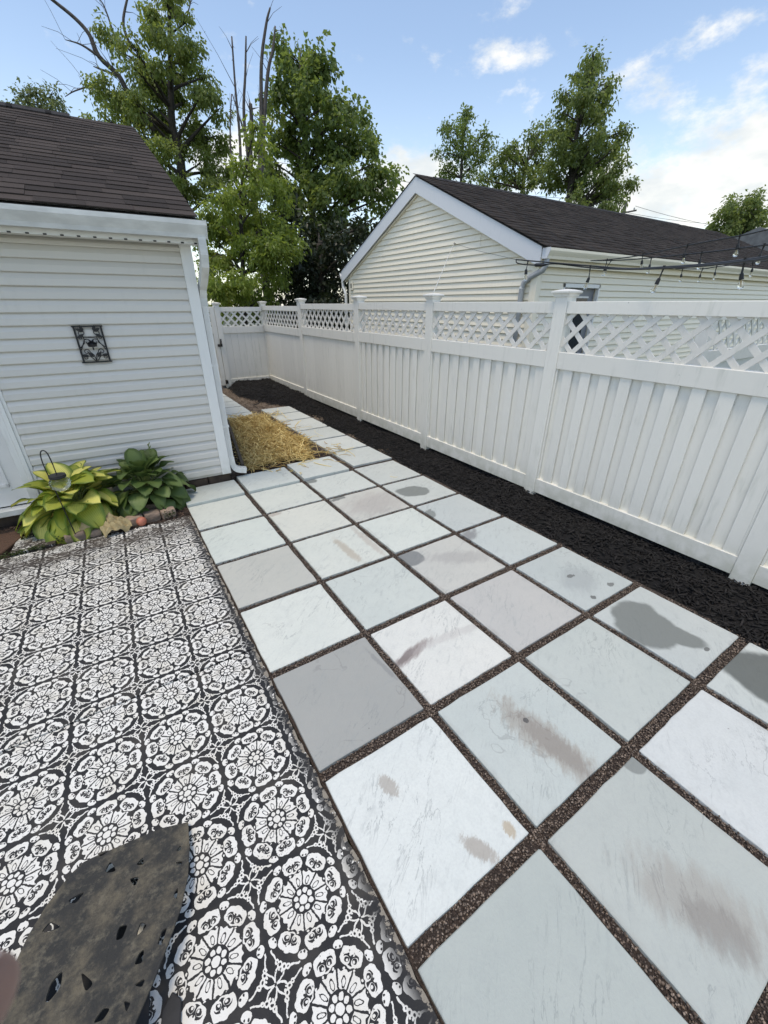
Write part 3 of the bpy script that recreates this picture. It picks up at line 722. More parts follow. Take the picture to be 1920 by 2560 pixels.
# door with casing, partly in frame
dr = obj('door', MB().box((-2.72,.03,.165),(-1.782,.07,2.17)), M['door_white'], shed)
for z0, z1 in ((.36,1.02),(1.2,2.02)):
    mb = MB(); o_ = [( -1.905, z0),(-1.905, z1),(-2.58, z1),(-2.58, z0)]
    for (xa, za), (xb, zb) in zip(o_, o_[1:]+o_[:1]):
        mb.box((min(xa,xb)-.012,.018,min(za,zb)-.012),(max(xa,xb)+.012,.029,max(za,zb)+.012))
    mb.box((-2.53,.022,z0+.06),(-1.955,.0295,z1-.06)); obj('door_panel', mb, M['door_white'], dr)
cs_ = MB(); cs_.box((DX-.108,-.026,.14),(DX-.06,.03,2.22)); cs_.box((DX-.06,-.032,.14),(DX-.028,.03,2.22)); cs_.box((DX-.028,-.020,.14),(DX-.002,.03,2.22)); bevel(obj('door_casing', cs_, M['trim'], shed), .003)
mb = MB(); mb.box((-2.75,-.03,2.222),(DX-.002,.03,2.30)); obj('door_head', mb, M['trim'], shed)
mb = MB(); mb.box((-2.72,-.06,.095),(DX-.06,.05,.150)); bevel(obj('door_sill', mb, M['trim'], shed), .004)
# roof: shingles one by one near the eave end, the rest as one part
def roof_frame(y0, z0, y1, z1):
    d = Vector((0, y1-y0, z1-z0)); Ls = d.length; d.normalize(); n = Vector((0, -d.z, d.y)); return d, n, Ls
def shingle_mesh(wd, ex, d, n):
    mb = MB(); t0, t1 = .010, .001
    def P(x, s, h): v = d*s+n*h; return (x, v.y, v.z)
    hw = wd/2
    mb.add([P(-hw,0,0),(P(hw,0,0)),P(hw,ex*1.5,-.003),P(-hw,ex*1.5,-.003),P(-hw,0,t0),P(hw,0,t0),P(hw,ex*1.5,t1),P(-hw,ex*1.5,t1)],
       [(3,2,1,0),(4,5,6,7),(0,1,5,4),(1,2,6,5),(2,3,7,6),(3,0,4,7)])
    return mb
y0, z0, y1, z1 = -.245, 2.470, 2.955, 3.835
d, nn, Ls = roof_frame(y0, z0, y1, z1)
rb = MB(); rb.add([(-4.6,y0,z0-.015),(.058,y0,z0-.015),(.058,y1,z1-.015),(-4.6,y1,z1-.015),(-4.6,y0+.01,z0-.03),(.058,y0+.01,z0-.03),(.058,y1,z1-.03),(-4.6,y1,z1-.03)],[(0,1,2,3),(7,6,5,4),(0,4,5,1),(1,5,6,2),(2,6,7,3),(3,7,4,0)])
rb.add([(-4.6,y1,z1-.012),(.058,y1,z1-.012),(.058,2*y1-y0,z0),(-4.6,2*y1-y0,z0)],[(0,1,2,3)])
roof = obj('roof', rb, M['shingle_dark'], shed)
NC = 26; ex = Ls/NC; SW = .32
sm = {}
rest = MB()
for c_ in range(NC):
    off = (c_ % 2)*.15+random.uniform(-.05, .05)
    x = .062; first = True; k = 0
    while x > -4.6:
        wd = SW if not first else SW-abs(off)*.9
        if first: wd = max(.1, .12+random.random()*.2)
        first = False
        xc = x-wd/2; s_ = ex*c_-.012
        v = d*s_; yy, zz = y0+v.y, z0+v.z
        wob = random.uniform(-.001, .0025)
        if xc > -2.95:
            key = round(wd, 2)
            if key not in sm: sm[key] = shingle_mesh(key-.0015, ex, d, nn).mesh('shingle', M['shingle'])
            link('shingle', sm[key], roof, (xc, yy+nn.y*(.003+wob), zz+nn.z*(.003+wob)), (random.uniform(-.006,.004), random.uniform(-.004,.004), random.uniform(-.006,.006)))
        else:
            tm = shingle_mesh(wd-.0015, ex, d, nn); rest.add([(a_[0]+xc, a_[1]+yy+nn.y*.003, a_[2]+zz+nn.z*.003) for a_ in tm.v], tm.f)
        x -= wd
ro = obj('shingle_field', rest, M['shingle'], roof); ro['kind'] = 'stuff'
for i in range(22):
    x1 = -.62-i*.18
    mb = MB(); mb.add([(x1-.24,y1-.13,z1-.048),(x1,y1-.13,z1-.048),(x1,y1,z1+.012),(x1-.24,y1,z1+.012),(x1-.24,y1+.13,z1-.048),(x1,y1+.13,z1-.048),(x1-.24,y1-.13,z1-.03),(x1,y1-.13,z1-.03),(x1,y1,z1+.034),(x1-.24,y1,z1+.034),(x1-.24,y1+.13,z1-.03),(x1,y1+.13,z1-.03)],
       [(0,3,2,1),(3,4,5,2),(6,7,8,9),(9,8,11,10),(0,1,7,6),(1,2,8,7),(2,5,11,8),(4,10,11,5),(3,0,6,9),(4,3,9,10)]); obj('ridge_cap', mb, M['shingle_dark'], roof)
mb = MB(); mb.add([(.03,y0+.02,z0-.14),(.03,y1,z1-.16),(.03,y1,z1-.032),(.03,y0+.02,z0-.032),(.055,y0+.02,z0-.14),(.055,y1,z1-.16),(.055,y1,z1-.032),(.055,y0+.02,z0-.032)],[(0,1,2,3),(7,6,5,4),(0,4,5,1),(1,5,6,2),(2,6,7,3),(3,7,4,0)])
obj('rake_board', mb, M['trim'], shed)
# ================================================================== GARAGE of the neighbour
GX, GY0, GY1 = 5.55, 4.52, 10.12; GC = (GY0+GY1)/2+.05
gar = thing('garage', 'long cream sided garage with dark shingle gable roof beyond the fence', 'garage', (GX, GY0, 0))
lx = lambda x: x-GX
ly = lambda y: y-GY0
APY, APZ, EZ = ly(7.40), 3.86, 2.55; HW = 2.97; SLP = (APZ-EZ)/HW
GLEN = 11.9
mb = MB(); pl = [(0,0),(0,2.40),(APY,3.70),(ly(GY1),2.40),(ly(GY1),0)]
mb.prism(pl, lambda y, z: (.02, y, z), lambda y, z: (.10, y, z)); gw = obj('gable_wall', mb, M['siding_tan'], gar)
PG = .0948
for i in range(40):
    z0_ = 3.482+PG-PG*i; z1_ = z0_+PG
    if z0_ < .05: break
    def lim(z): return (0.03, ly(GY1)-.03) if z < 2.36 else (APY-(3.66-z)/SLP, APY+(3.66-z)/SLP)
    a0, b0 = lim(z0_); a1, b1 = lim(z1_)
    a0 = max(a0, .03); a1 = max(a1, .03); b0 = min(b0, ly(GY1)-.03); b1 = min(b1, ly(GY1)-.03)
    if b0-a0 < .03: continue
    if b1-a1 < .01: a1 = b1 = APY
    mb = MB(); vs = []
    for y_0, y_1 in ((a0, a1), (b0, b1)):
        vs += [(.02,y_0,z0_),(-.020,y_0,z0_),(-.024,y_0,z0_+.005),(-.003,y_1,z1_+.003),(.02,y_1,z1_+.003)]
    mb.add(vs, [(0,1,2,3,4),(9,8,7,6,5)]+[(i_, i_+5, (i_+1) % 5+5, (i_+1) % 5) for i_ in range(5)])
    obj('siding_board', mb, M['siding_tan'], gw, (random.uniform(-.001,.001),0,0))
# eave wall facing the yard
mb = MB(); mb.box((.10,.02,0),(.64,.10,2.40)); mb.box((1.55,.02,0),(GLEN,.10,2.40)); mb.box((.64,.02,2.06),(1.55,.10,2.40)); mb.box((GLEN,.02,0),(GLEN+.08,5.6,2.4)); mb.box((.1,5.52,0),(GLEN,5.6,2.4)); ew = obj('eave_wall', mb, M['siding_tan'], gar)
for i in range(25):
    z0_ = 2.344-PG*i+.05
    if z0_ < .05: break
    spans = [(.08, GLEN)] if z0_ > 2.10 else [(.08, .625), (1.565, GLEN)]
    for a_, b_ in spans:
        cuts = [a_]+([c for c in ((2.35,) if i % 2 else (2.3,)) if a_ < c < b_] if i < 3 else [])+[b_]
        for c0, c1 in zip(cuts, cuts[1:]):
            mb = MB(); vs = []
            for x in (c0+.0015, c1-.0015):
                vs += [(x,.02,z0_),(x,-.020,z0_),(x,-.024,z0_+.005),(x,-.003,z0_+PG+.003),(x,.02,z0_+PG+.003)]
            mb.add(vs, [(4,3,2,1,0),(5,6,7,8,9)]+[((i_+1) % 5, (i_+1) % 5+5, i_+5, i_) for i_ in range(5)])
            obj('siding_board', mb, M['siding_tan'], ew, (0,random.uniform(-.001,.001),0))
mb = MB(); mb.box((-.036,-.036,.02),(.075,.02,2.36)); mb.box((-.036,.02,.02),(.02,.075,2.36)); bevel(obj('corner_post', mb, M['siding_tan'], gar), .003)
mb = MB(); mb.box((-.022,ly(GY1)-.075,.02),(.02,ly(GY1)+.022,2.36)); obj('corner_post', mb, M['siding_tan'], gar)
# rake boards
for sgn, end in ((-1, APY-HW), (1, APY+HW)):
    zt = APZ-.022; ze = zt-HW*SLP
    poly = [(APY, zt), (end, ze), (end, ze-.20), (end-sgn*.10, ze-.20+.0), (APY, zt-.235)]
    mb = MB(); mb.prism(poly, lambda y, z: (-.098, y, z), lambda y, z: (-.075, y, z)); obj('rake_board', mb, M['rake'], gar)
    mb = MB(); mb.prism([(APY, zt-.235), (end-sgn*.10, ze-.20), (end-sgn*.10, ze-.225), (APY, zt-.262)], lambda y, z: (-.05, y, z), lambda y, z: (.0, y, z)); obj('rake_soffit', mb, M['siding_tan'], gar)
    mb = MB(); mb.prism([(APY, zt-.20), (end, ze-.19), (end, ze-.2), (APY, zt-.21)], lambda y, z: (-.075, y, z), lambda y, z: (.03, y, z)); obj('rake_soffit', mb, M['rake'], gar)
# roof
rb = MB()
for sgn in (-1, 1):
    ye = APY+sgn*(HW+.05); zee = APZ-(HW+.05)*SLP
    rb.add([(-.11,ye,zee-.02),(GLEN+.15,ye,zee-.02),(GLEN+.15,APY,APZ-.02),(-.11,APY,APZ-.02),(-.11,ye,zee-.006),(GLEN+.15,ye,zee-.006),(GLEN+.15,APY,APZ-.006),(-.11,APY,APZ-.006)],[(3,2,1,0),(4,5,6,7),(0,1,5,4),(1,2,6,5),(2,3,7,6),(3,0,4,7)])
groof = obj('roof', rb, M['shingle_dark'], gar)
d, nn, Ls = roof_frame(APY-HW-.06, APZ-(HW+.06)*SLP, APY, APZ)
NC = 23; ex = Ls/NC; V_, T_, C_ = [], [], []
for c_ in range(NC):
    x = -.12; first = True
    while x < GLEN+.14:
        wd = random.choice((.16,.2,.25,.3,.3)) if not first else random.uniform(.1,.3); first = False; wd = min(wd, GLEN+.15-x)
        tm = shingle_mesh(max(.02, wd-.003), ex, d, nn); v = d*(ex*c_-.01); o_ = len(V_)
        wz = random.uniform(0, .005)
        V_ += [(a_[0]+x+wd/2, a_[1]+APY-HW-.06+v.y+nn.y*wz, a_[2]+APZ-(HW+.06)*SLP+v.z+nn.z*wz) for a_ in tm.v]
        for f in tm.f: T_ += [(f[0]+o_, f[1]+o_, f[2]+o_), (f[0]+o_, f[2]+o_, f[3]+o_)]
        C_ += [random.random()]*8; x += wd
o_ = link('shingle_field', fastmesh('shingle_field', np.array(V_), np.array(T_), M['shingle_far'], np.array(C_)[:, None]*np.ones((1,3))), groof); o_['kind'] = 'stuff'
for i in range(45):
    x0_ = .3+i*.2
    if x0_ > GLEN-1.2: break
    mb = MB(); mb.add([(x0_,APY-.14,APZ-.045),(x0_+.25,APY-.14,APZ-.045),(x0_+.25,APY,APZ+.022),(x0_,APY,APZ+.022),(x0_,APY+.14,APZ-.045),(x0_+.25,APY+.14,APZ-.045),(x0_,APY-.13,APZ-.07),(x0_+.25,APY-.13,APZ-.07),(x0_,APY+.13,APZ-.07),(x0_+.25,APY+.13,APZ-.07)],
        [(0,1,2,3),(3,2,5,4),(6,7,1,0),(4,5,9,8),(0,3,4,8,6),(1,7,9,5,2)]); obj('ridge_cap', mb, M['shingle_dark'], groof)
# eave trim, gutter
EY = APY-HW
mb = MB(); mb.box((-.07,EY+.012,2.30),(GLEN,.03,2.312)); obj('soffit', mb, M['siding_tan'], gar)
mb = MB(); mb.box((-.07,EY-.006,2.296),(GLEN,EY+.012,2.50)); obj('fascia', mb, M['siding_tan'], gar)
gp2 = [(0,.0),(-.085,-.005),(-.092,.03),(-.115,.068),(-.125,.09),(-.125,.122),(-.11,.124),(-.11,.095),(-.012,.012),(-.008,.118),(0,.12)]
mb = MB(); mb.prism([(EY-.008+a_, 2.385+b_) for a_, b_ in gp2], lambda y, z: (-.075, y, z), lambda y, z: (GLEN, y, z)); gut = obj('gutter', mb, M['siding_tan'], gar)
mb = MB(); mb.prism([(EY-.008+a_, 2.385+b_) for a_, b_ in ((0,-.002),(-.088,-.008),(-.129,.09),(-.129,.126),(0,.126))], lambda y, z: (-.083, y, z), lambda y, z: (-.076, y, z)); obj('end_cap', mb, M['rake'], gut)
dsm = MB(); dsm.tube([(-.03,EY-.06,2.38),(-.03,EY-.06,2.31),(-.035,EY-.02,2.24),(-.05,EY+.16,2.17),(-.062,EY+.26,2.10),(-.062,EY+.285,2.0),(-.062,EY+.285,.1)], .038, 8)
dso = obj('downspout', dsm, M['alu_grey'], gar, smooth=True)
for z in (2.02, 1.0):
    dsm = MB(); dsm.tube([(-.062,EY+.285,z),(-.062,EY+.285,z+.03)], .042, 8); obj('strap', dsm, M['trim'], dso)
EY2 = APY+HW
mb = MB(); mb.prism([(EY2+.01-a_, 2.385+b_) for a_, b_ in gp2], lambda y, z: (-.075, y, z), lambda y, z: (GLEN, y, z)); obj('gutter', mb, M['trim'], gar)
dsm = MB(); dsm.tube([(-.03,EY2+.06,2.38),(-.03,EY2+.06,2.29),(-.045,EY2+.02,2.20),(-.06,EY2-.10,2.10),(-.06,EY2-.135,2.0),(-.06,EY2-.135,.1)], .038, 8); obj('downspout', dsm, M['alu'], gar, smooth=True)
mb = MB(); mb.box((-.05,5.39,2.12),(-.016,5.52,2.30)); ub = bevel(obj('meter_box', mb, M['siding_tan'], gar), .006)
mb = MB(); mb.box((-.056,5.43,2.165),(-.049,5.47,2.26)); obj('box_window', mb, M['black_plastic'], ub)
# side door behind the fence
dk = obj('door', MB().box((.656,.05,.02),(1.534,.09,2.044)), M['door_grey'], gar)
mb = MB(); mb.box((.80,.040,.95),(1.38,.049,1.90)); obj('pane', mb, M['pane'], dk)
mb = MB(); mb.box((.78,.038,1.905),(1.40,.049,1.93)); mb.box((.78,.038,.92),(1.40,.049,.945)); obj('pane_trim', mb, M['trim'], dk)
mb = MB(); mb.box((.625,-.03,.02),(.655,.03,2.10)); mb.box((1.535,-.03,.02),(1.565,.03,2.10)); mb.box((.625,-.03,2.045),(1.565,.03,2.10))
bevel(obj('door_casing', mb, M['trim'], gar), .003)
# cable stub and eyelet on the gable
mb = MB(); mb.tube(spline([(-.022,ly(5.62),2.855),(-.03,ly(5.70),2.784),(-.028,ly(5.70),2.678),(-.022,ly(5.66),2.637)], 5), .004, 5); obj('cable_stub', mb, M['siding_tan'], gar)
mb = MB(); mb.tube([(-.012,ly(6.296),2.733),(-.05,ly(6.296),2.735)], .006, 6); mb.tube([(-.05,ly(6.296),2.72),(-.06,ly(6.31),2.735),(-.05,ly(6.296),2.75)], .004, 5); obj('eyelet', mb, M['black'], gar)
# ================================================================== FENCE
FX = 3.53
fence = thing('vinyl_fence', 'long white vinyl fence with lattice top running beside the mulch bed', 'fence', (FX, 0, 0))
CAP = [(.070,0),(.076,.004),(.080,.022),(.094,.030),(.096,.036),(.096,.046),(.05,.058),(.004,.064)]
def fpost(parent, x, y, h, hw=.063, z0=-.12):
    p_ = bevel(obj('post', MB().box((x-hw, y-hw, z0), (x+hw, y+hw, h)), M['vinyl'], parent), .005)
    mb = MB(); mb.stack((x, y, h-.012), [(a_*hw/.066, z) for a_, z in CAP]); obj('post_cap', mb, M['vinyl'], p_); return p_
def slat_poly(c, sgn, w_, u0, u1, v0, v1):
    # strip at 45 degrees through (c, v0); clipped to the opening
    k = w_/2*1.41421; H = 3.0
    poly = [(c-k, v0), (c+k, v0), (c+k+sgn*H, v0+H), (c-k+sgn*H, v0+H)]
    for ax, val, less in ((0, u0, False), (0, u1, True), (1, v1, True)):
        poly = clip(poly, ax, val, less)
        if len(poly) < 3: return None
    return poly
def panel(parent, P, u0, u1, top, style, base=.0, lat_mat='vinyl_old'):
    """P(u, depth, z) -> parent space; u runs along the fence, depth grows away from the yard"""
    def bx(name, a, b, c, d, e, f, mat='vinyl', bv=.003):
        lo = P(a, c, e); hi = P(b, d, f)
        o = obj(name, MB().box([min(p, q) for p, q in zip(lo, hi)], [max(p, q) for p, q in zip(lo, hi)]), M[mat], parent)
        return bevel(o, bv) if bv else o
    t1, t0 = top, top-.093; m1, m0 = top-.406, top-.55; b1, b0 = .206+base, .058+base
    bx('top_rail', u0, u1, -.050, .030, t0, t1); bx('middle_rail', u0, u1, -.052, .030, m0, m1); bx('bottom_rail', u0, u1, -.052, .030, b0, b1)
    # lattice: two layers of diagonal slats
    for sgn, d0, d1 in ((-1, -.034, -.026), (1, -.026, -.018)):
        c = u0-(t0-m1)-.2+random.uniform(0, .05)
        while c < u1+(t0-m1)+.2:
            poly = slat_poly(c, sgn, .040, u0, u1, m1-.004, t0+.004)
            if poly:
                mb = MB(); mb.prism(poly, lambda u, z: P(u, d0, z), lambda u, z: P(u, d1, z)); obj('lattice_slat', mb, M[lat_mat], parent)
            c += .178
    if style == 'boards':
        pitch = .170; n = int(round((u1-u0)/pitch)); pitch = (u1-u0)/n
        for i in range(n):
            a = u0+pitch*i
            bx('board', a+.012, a+.105, -.040+random.uniform(-.001,.001), -.022, b1-.02, m0+.02)
            bx('board', a+.085, a+pitch+.030 if i < n-1 else u1, -.016+random.uniform(-.001,.001), .0, b1-.02, m0+.02)
        bx('end_channel', u0, u0+.018, -.044, -.001, b1, m0); bx('end_channel', u1-.016, u1, -.044, -.001, b1, m0)
    else:
        n = int(round((u1-u0)/.152)); pitch = (u1-u0)/n
        for i in range(n):
            a = u0+pitch*i; lo = P(a+.0018, -.030, b1-.02); hi = P(a+pitch-.0018, -.008, m0+.02)
            mb = MB(); mb.box([min(p, q) for p, q in zip(lo, hi)], [max(p, q) for p, q in zip(lo, hi)])
            lo = P(a-.004 if i else a+.002, -.022, b1-.018); hi = P(a+.02, -.015, m0+.018); mb.box([min(p, q) for p, q in zip(lo, hi)], [max(p, q) for p, q in zip(lo, hi)])
            bevel(obj('board', mb, M['vinyl'], parent), .0022)
Pm = lambda u, dp, z: (dp, u, z)
posts = [-1.25, .64, 2.53, 4.36, 6.17, 8.46, 10.83]
tops = [1.838, 1.838, 1.838, 1.838, 1.824, 1.782]
for i, y in enumerate(posts): fpost(fence, 0, y, [1.885]*4+[1.885, 1.87, 1.835][0:3] [i-4] if False else (1.885 if i < 5 else (1.872 if i == 5 else 1.832)))
for i in range(6):
    panel(fence, Pm, posts[i]+.0635, posts[i+1]-.0635, tops[i], 'boards' if i < 4 else 'solid', -.004 if i < 3 else 0)
# cross panel beside the gate
GYF = 10.80
cf = thing('fence_panel', 'short white fence panel with open lattice between corner post and gate', 'fence', (2.45, GYF, 0))
Pc = lambda u, dp, z: (u, dp, z)
fpost(cf, 0, 0, 1.805, .056)
panel(cf, Pc, .057, FX-2.45-.065, 1.757, 'solid', -.02, 'vinyl')
gate = thing('gate', 'narrow white lattice top gate with black latch behind the shed corner', 'gate', (2.385, GYF, 0))
bevel(obj('stile', MB().box((-.10,-.05,.05),(0,.0,1.765)), M['vinyl'], gate), .004); bevel(obj('stile', MB().box((-1.05,-.05,.05),(-.95,.0,1.765)), M['vinyl'], gate), .004)
panel(gate, Pc, -.949, -.101, 1.75, 'solid', 0, 'vinyl')
mb = MB(); mb.box((-.05,-.075,.93),(.012,-.051,.985)); mb.tube([(-.02,-.07,.96),(.03,-.08,.96)], .012, 6); gl = obj('latch', mb, M['black'], gate)
mb = MB(); mb.box((.012,-.085,.93),(.05,-.058,.99)); mb.tube([(.02,-.09,.99),(.025,-.10,1.05),(.03,-.085,1.09)], .018, 6); obj('latch_handle', mb, M['black'], gl)
mb = MB(); mb.box((-.012,-.075,.09),(.05,-.058,.17)); mb.tube([(.0,-.078,.08),(.0,-.078,.18)], .012, 6); obj('drop_bolt', mb, M['black'], gate)
# neighbour's inner fence seen through the lattice
nf = thing('neighbour_fence', 'pale fence panel seen through the lattice at the right edge', 'fence', (5.62, 2.2, 0))
fpost(nf, 0, 0, 1.80); panel(nf, Pc, .064, 2.4, 1.755, 'solid', 0, 'vinyl')
# ================================================================== HOSTAS
def hosta_leaf(L_, W_, arch, cup, wav):
    nu, nv = 7, 10; vs, uvs, fs = [], [], []
    for j in range(nv):
        v = j/(nv-1)
        if v < .30: wv = W_/2*(.12+.88*math.sin(v/.30*math.pi/2))
        else: wv = W_/2*max(.0, math.cos((v-.30)/.70*math.pi/2))**.50
        for i in range(nu):
            u = i/(nu-1)*2-1
            x = u*wv; y = L_*v-(.10*L_*(abs(u)**1.5))*max(0, 1-v*3.2)
            z = L_*(.25*v-arch*v*v)+cup*abs(u)**1.6*wv+wav*math.sin(v*9+u*2)*abs(u)**2
            vs.append((x, y, z)); uvs.append((i/(nu-1), v))
    for j in range(nv-1):
        for i in range(nu-1): fs.append((j*nu+i, j*nu+i+1, (j+1)*nu+i+1, (j+1)*nu+i))
    me = bpy.data.meshes.new('hosta_leaf'); me.from_pydata(vs, [], fs); me.update()
    ul = me.uv_layers.new(name='UVMap')
    for l in me.loops: ul.data[l.index].uv = uvs[l.vertex_index]
    me.polygons.foreach_set('use_smooth', [True]*len(me.polygons)); return me
def hosta(label, cx, cy, R, H, n, mat, Lr, seed, tilt_y=-.06):
    rs = random.Random(seed); t_ = thing('hosta_plant', label, 'plant', (cx, cy, -.012), group=None)
    vars_ = []
    for k in range(6):
        L_ = rs.uniform(*Lr); me = hosta_leaf(L_, L_*rs.uniform(.86,1.02), rs.uniform(.35,.8), rs.uniform(.12,.30), rs.uniform(.002,.009)); me.materials.append(M[mat]); vars_.append(me)
    st = MB()
    for k in range(n):
        q_ = (k+.5)/n; ph = k*2.39996+rs.uniform(-.3,.3); rho = R*(q_**.62)*.74+.02
        h = H*(1-.75*q_**1.5)*rs.uniform(.82,1.08)
        e = rad(58)*(1-q_)**1.2-rad(50)*q_**1.1+rs.uniform(-.22,.22)
        if math.sin(ph) < -.2: rho *= .76
        if math.sin(ph) > .3: rho *= .62; e += .35          # leaves pressed up against the wall
        Y = Vector((math.cos(ph)*math.cos(e), math.sin(ph)*math.cos(e), math.sin(e)))
        up = Vector((math.cos(ph+rs.uniform(-.4,.4))*-.2, math.sin(ph)*-.2, 1)); X = Y.cross(up).normalized(); Z = X.cross(Y).normalized()
        roll = Matrix.Rotation(rs.uniform(-.45,.45), 3, Y); X, Z = roll@X, roll@Z
        b = Vector((math.cos(ph)*rho, math.sin(ph)*rho, max(.05, h)))
        o = link('leaf', rs.choice(vars_), t_)
        mt = Matrix((X, Y, Z)).transposed().to_4x4(); mt.translation = b; sc = rs.uniform(.8,1.12); o.matrix_local = mt@Matrix.Scale(sc, 4)
        st.tube(spline([(math.cos(ph)*.02, math.sin(ph)*.02, 0), (math.cos(ph)*rho*.45, math.sin(ph)*rho*.45, h*.75+.02), tuple(b+Y*.02)], 3), [.006]*3+[.005]*3+[.003], 5)
    obj('stalk_clump', st, M['stalk'], t_, smooth=True); return t_
hosta('chartreuse hosta with yellow green leaves beside the shed door', -.53, 4.37, .47, .40, 84, 'hosta_gold', (.17,.235), 5)
h2 = hosta('deep green hosta beside the shed corner', .05, 4.41, .45, .44, 74, 'hosta_green', (.15,.21), 9)
mb = MB(); mb.tube(spline([(.10,.03,.2),(.115,.03,.45),(.12,.03,.60)], 4), .003, 5)
for k in range(7): mb.lathe((.12,.03,.55+.012*k), (.12+.03*math.cos(k*2.1),.03+.03*math.sin(k*2.1),.60+.012*k), [(0,.002),(.012,.006),(.03,.002)], 5)
obj('flower_stalk', mb, M['stalk'], h2)
# ground cover weeds in the gap of the edging
def leafcloud(name, pos, axis, nrm, ln, wd, mat, tint):
    n = len(pos); side = np.cross(axis, nrm); side /= np.linalg.norm(side, axis=1, keepdims=True)+1e-9
    nn_ = np.cross(side, axis)
    L_ = ln[:, None]; W_ = wd[:, None]
    V = np.stack([pos, pos+axis*L_*.45+side*W_*.5+nn_*W_*.18, pos+axis*L_, pos+axis*L_*.45-side*W_*.5+nn_*W_*.18], 1)
    T = (np.array([(0,1,2),(0,2,3)])[None]+np.arange(n)[:, None, None]*4).reshape(-1, 3)
    return fastmesh(name, V.reshape(-1, 3), T, mat, np.repeat(tint[:, None], 4, 0).reshape(-1, 1)*np.ones((1, 3)))
def unit(n): v = RNG.normal(0, 1, (n, 3)); return v/np.linalg.norm(v, axis=1, keepdims=True)
def weeds(label, x0, x1, y0, y1, n, h):
    pos = np.stack([RNG.uniform(x0, x1, n), RNG.uniform(y0, y1, n), RNG.uniform(0, h, n)], -1)
    ax = unit(n); ax[:, 2] = np.abs(ax[:, 2])*.5; nr = unit(n)*.4+np.array([0, 0, 1.])
    tag(link('ground_cover', leafcloud('ground_cover', pos, ax, nr, RNG.uniform(.012,.034,n), RNG.uniform(.008,.02,n), M['weed'], RNG.uniform(0,1,n))), label, 'ground cover', kind='stuff')
weeds('small leafy ground cover between the brick edging and concrete pad', -.71, -.60, 4.0, 4.34, 500, .05)
weeds('creeping weeds along the concrete joint at the left edge', -1.5, -.78, 3.965, 4.02, 350, .025)
weeds('weeds and moss on the last edging brick', .13, .22, 4.0, 4.06, 90, .07)
# ================================================================== EDGING BRICKS, BALL, CLOTH, MATS
def stone(label, x, y, z, sx, sy, sz, rz, seed, rx=0):
    rs = random.Random(seed); bm = bmesh.new(); bmesh.ops.create_cube(bm, size=1)
    bmesh.ops.subdivide_edges(bm, edges=bm.edges[:], cuts=2, use_grid_fill=True)
    for v in bm.verts:
        c = Vector((abs(v.co.x), abs(v.co.y), abs(v.co.z)))
        k = 1-.07*max(0, (sum(1 for q_ in c if q_ > .45)-1))
        v.co = Vector((v.co.x*sx, v.co.y*sy, v.co.z*sz))*k+Vector((rs.gauss(0,.0025), rs.gauss(0,.0025), rs.gauss(0,.0025)))
    me = bpy.data.meshes.new('edging_brick'); bm.to_mesh(me); bm.free(); me.materials.append(M['brick'])
    o = link('edging_brick', me, None, (x, y, z), (rx, rs.uniform(-.03,.03), rz)); bevel(o, .008, 2)
    return tag(o, label, 'brick', 'old bricks edging the hosta bed')
stone('brick at the left end of the hosta edging', -.575, 4.045, .024, .16, .11, .085, .10, 1)
stone('low brick left of the crumpled cloth', -.405, 4.06, .016, .15, .11, .07, .06, 2)
stone('brick under the crumpled cloth', -.265, 4.07, .018, .14, .11, .07, .05, 7)
stone('brick left of the orange ball', -.115, 4.085, .026, .15, .12, .09, .06, 3)
stone('brick directly behind the orange ball', .030, 4.088, .030, .14, .12, .10, .05, 4)
stone('mossy brick at the right end of the edging', .165, 4.09, .028, .13, .12, .095, .12, 5)
stone('tilted brick lying behind the edging row under the green hosta', .07, 4.235, .045, .20, .11, .085, -.22, 6, -.35)
bm = bmesh.new(); bmesh.ops.create_uvsphere(bm, u_segments=20, v_segments=12, radius=.043)
for v in bm.verts:
    d_ = (v.co.normalized()-Vector((0,-.45,.89)).normalized()).length
    if d_ < .3: v.co *= .86+.14*min(1, d_/.3)
me = bpy.data.meshes.new('ball'); bm.to_mesh(me); bm.free(); me.materials.append(M['ball']); me.polygons.foreach_set('use_smooth', [True]*len(me.polygons))
tag(link('ball', me, None, (-.065, 3.985, .046)), 'small orange rubber ball resting against the edging bricks', 'ball')
# crumpled cloth
def crumple(sx, sy, h, seed, z0):
    rs = random.Random(seed); nx, ny = 26, 20; vs = []
    W_ = [(rs.uniform(0, 6.28), rs.uniform(28, 85), rs.uniform(0, 6.28), rs.uniform(.3, 1)) for _ in range(7)]
    for j in range(ny+1):
        for i in range(nx+1):
            u, v = i/nx*2-1, j/ny*2-1
            e = 1+.10*math.sin(3*math.atan2(v, u)+W_[0][0])+.07*math.sin(7*math.atan2(v, u)+W_[1][0])
            x, y = u*sx*e, v*sy*e; d_ = min(1, math.hypot(u, v)/1.25)
            z = 0
            for a_, f_, p_, am in W_: z += am*(1-abs(math.sin((x*math.cos(a_)+y*math.sin(a_))*f_+p_)))
            vs.append((x*(1-.25*(u*v)**2), y*(1-.25*(u*v)**2), z0(x, y)+h*(z/2.1)*(1-d_**3)+h*.35*(1-d_)))
    mb = MB(); fs = [(j*(nx+1)+i, j*(nx+1)+i+1, (j+1)*(nx+1)+i+1, (j+1)*(nx+1)+i) for j in range(ny) for i in range(nx)]
    mb.add(vs, fs); return mb
ct = thing('burlap_cloth', 'crumpled tan burlap cloth thrown over the edging bricks', 'cloth', (-.32, 4.03, 0))
drape = lambda x, y: .006+.060*max(0, min(1, (y+.02)/.05))
o = obj('gathered_bunch', crumple(.115, .085, .10, 3, lambda x, y: drape(x+.05, y-.045)), M['cloth'], ct, (.05, -.045, 0)); o.modifiers.new('thick', 'SOLIDIFY').thickness = .003
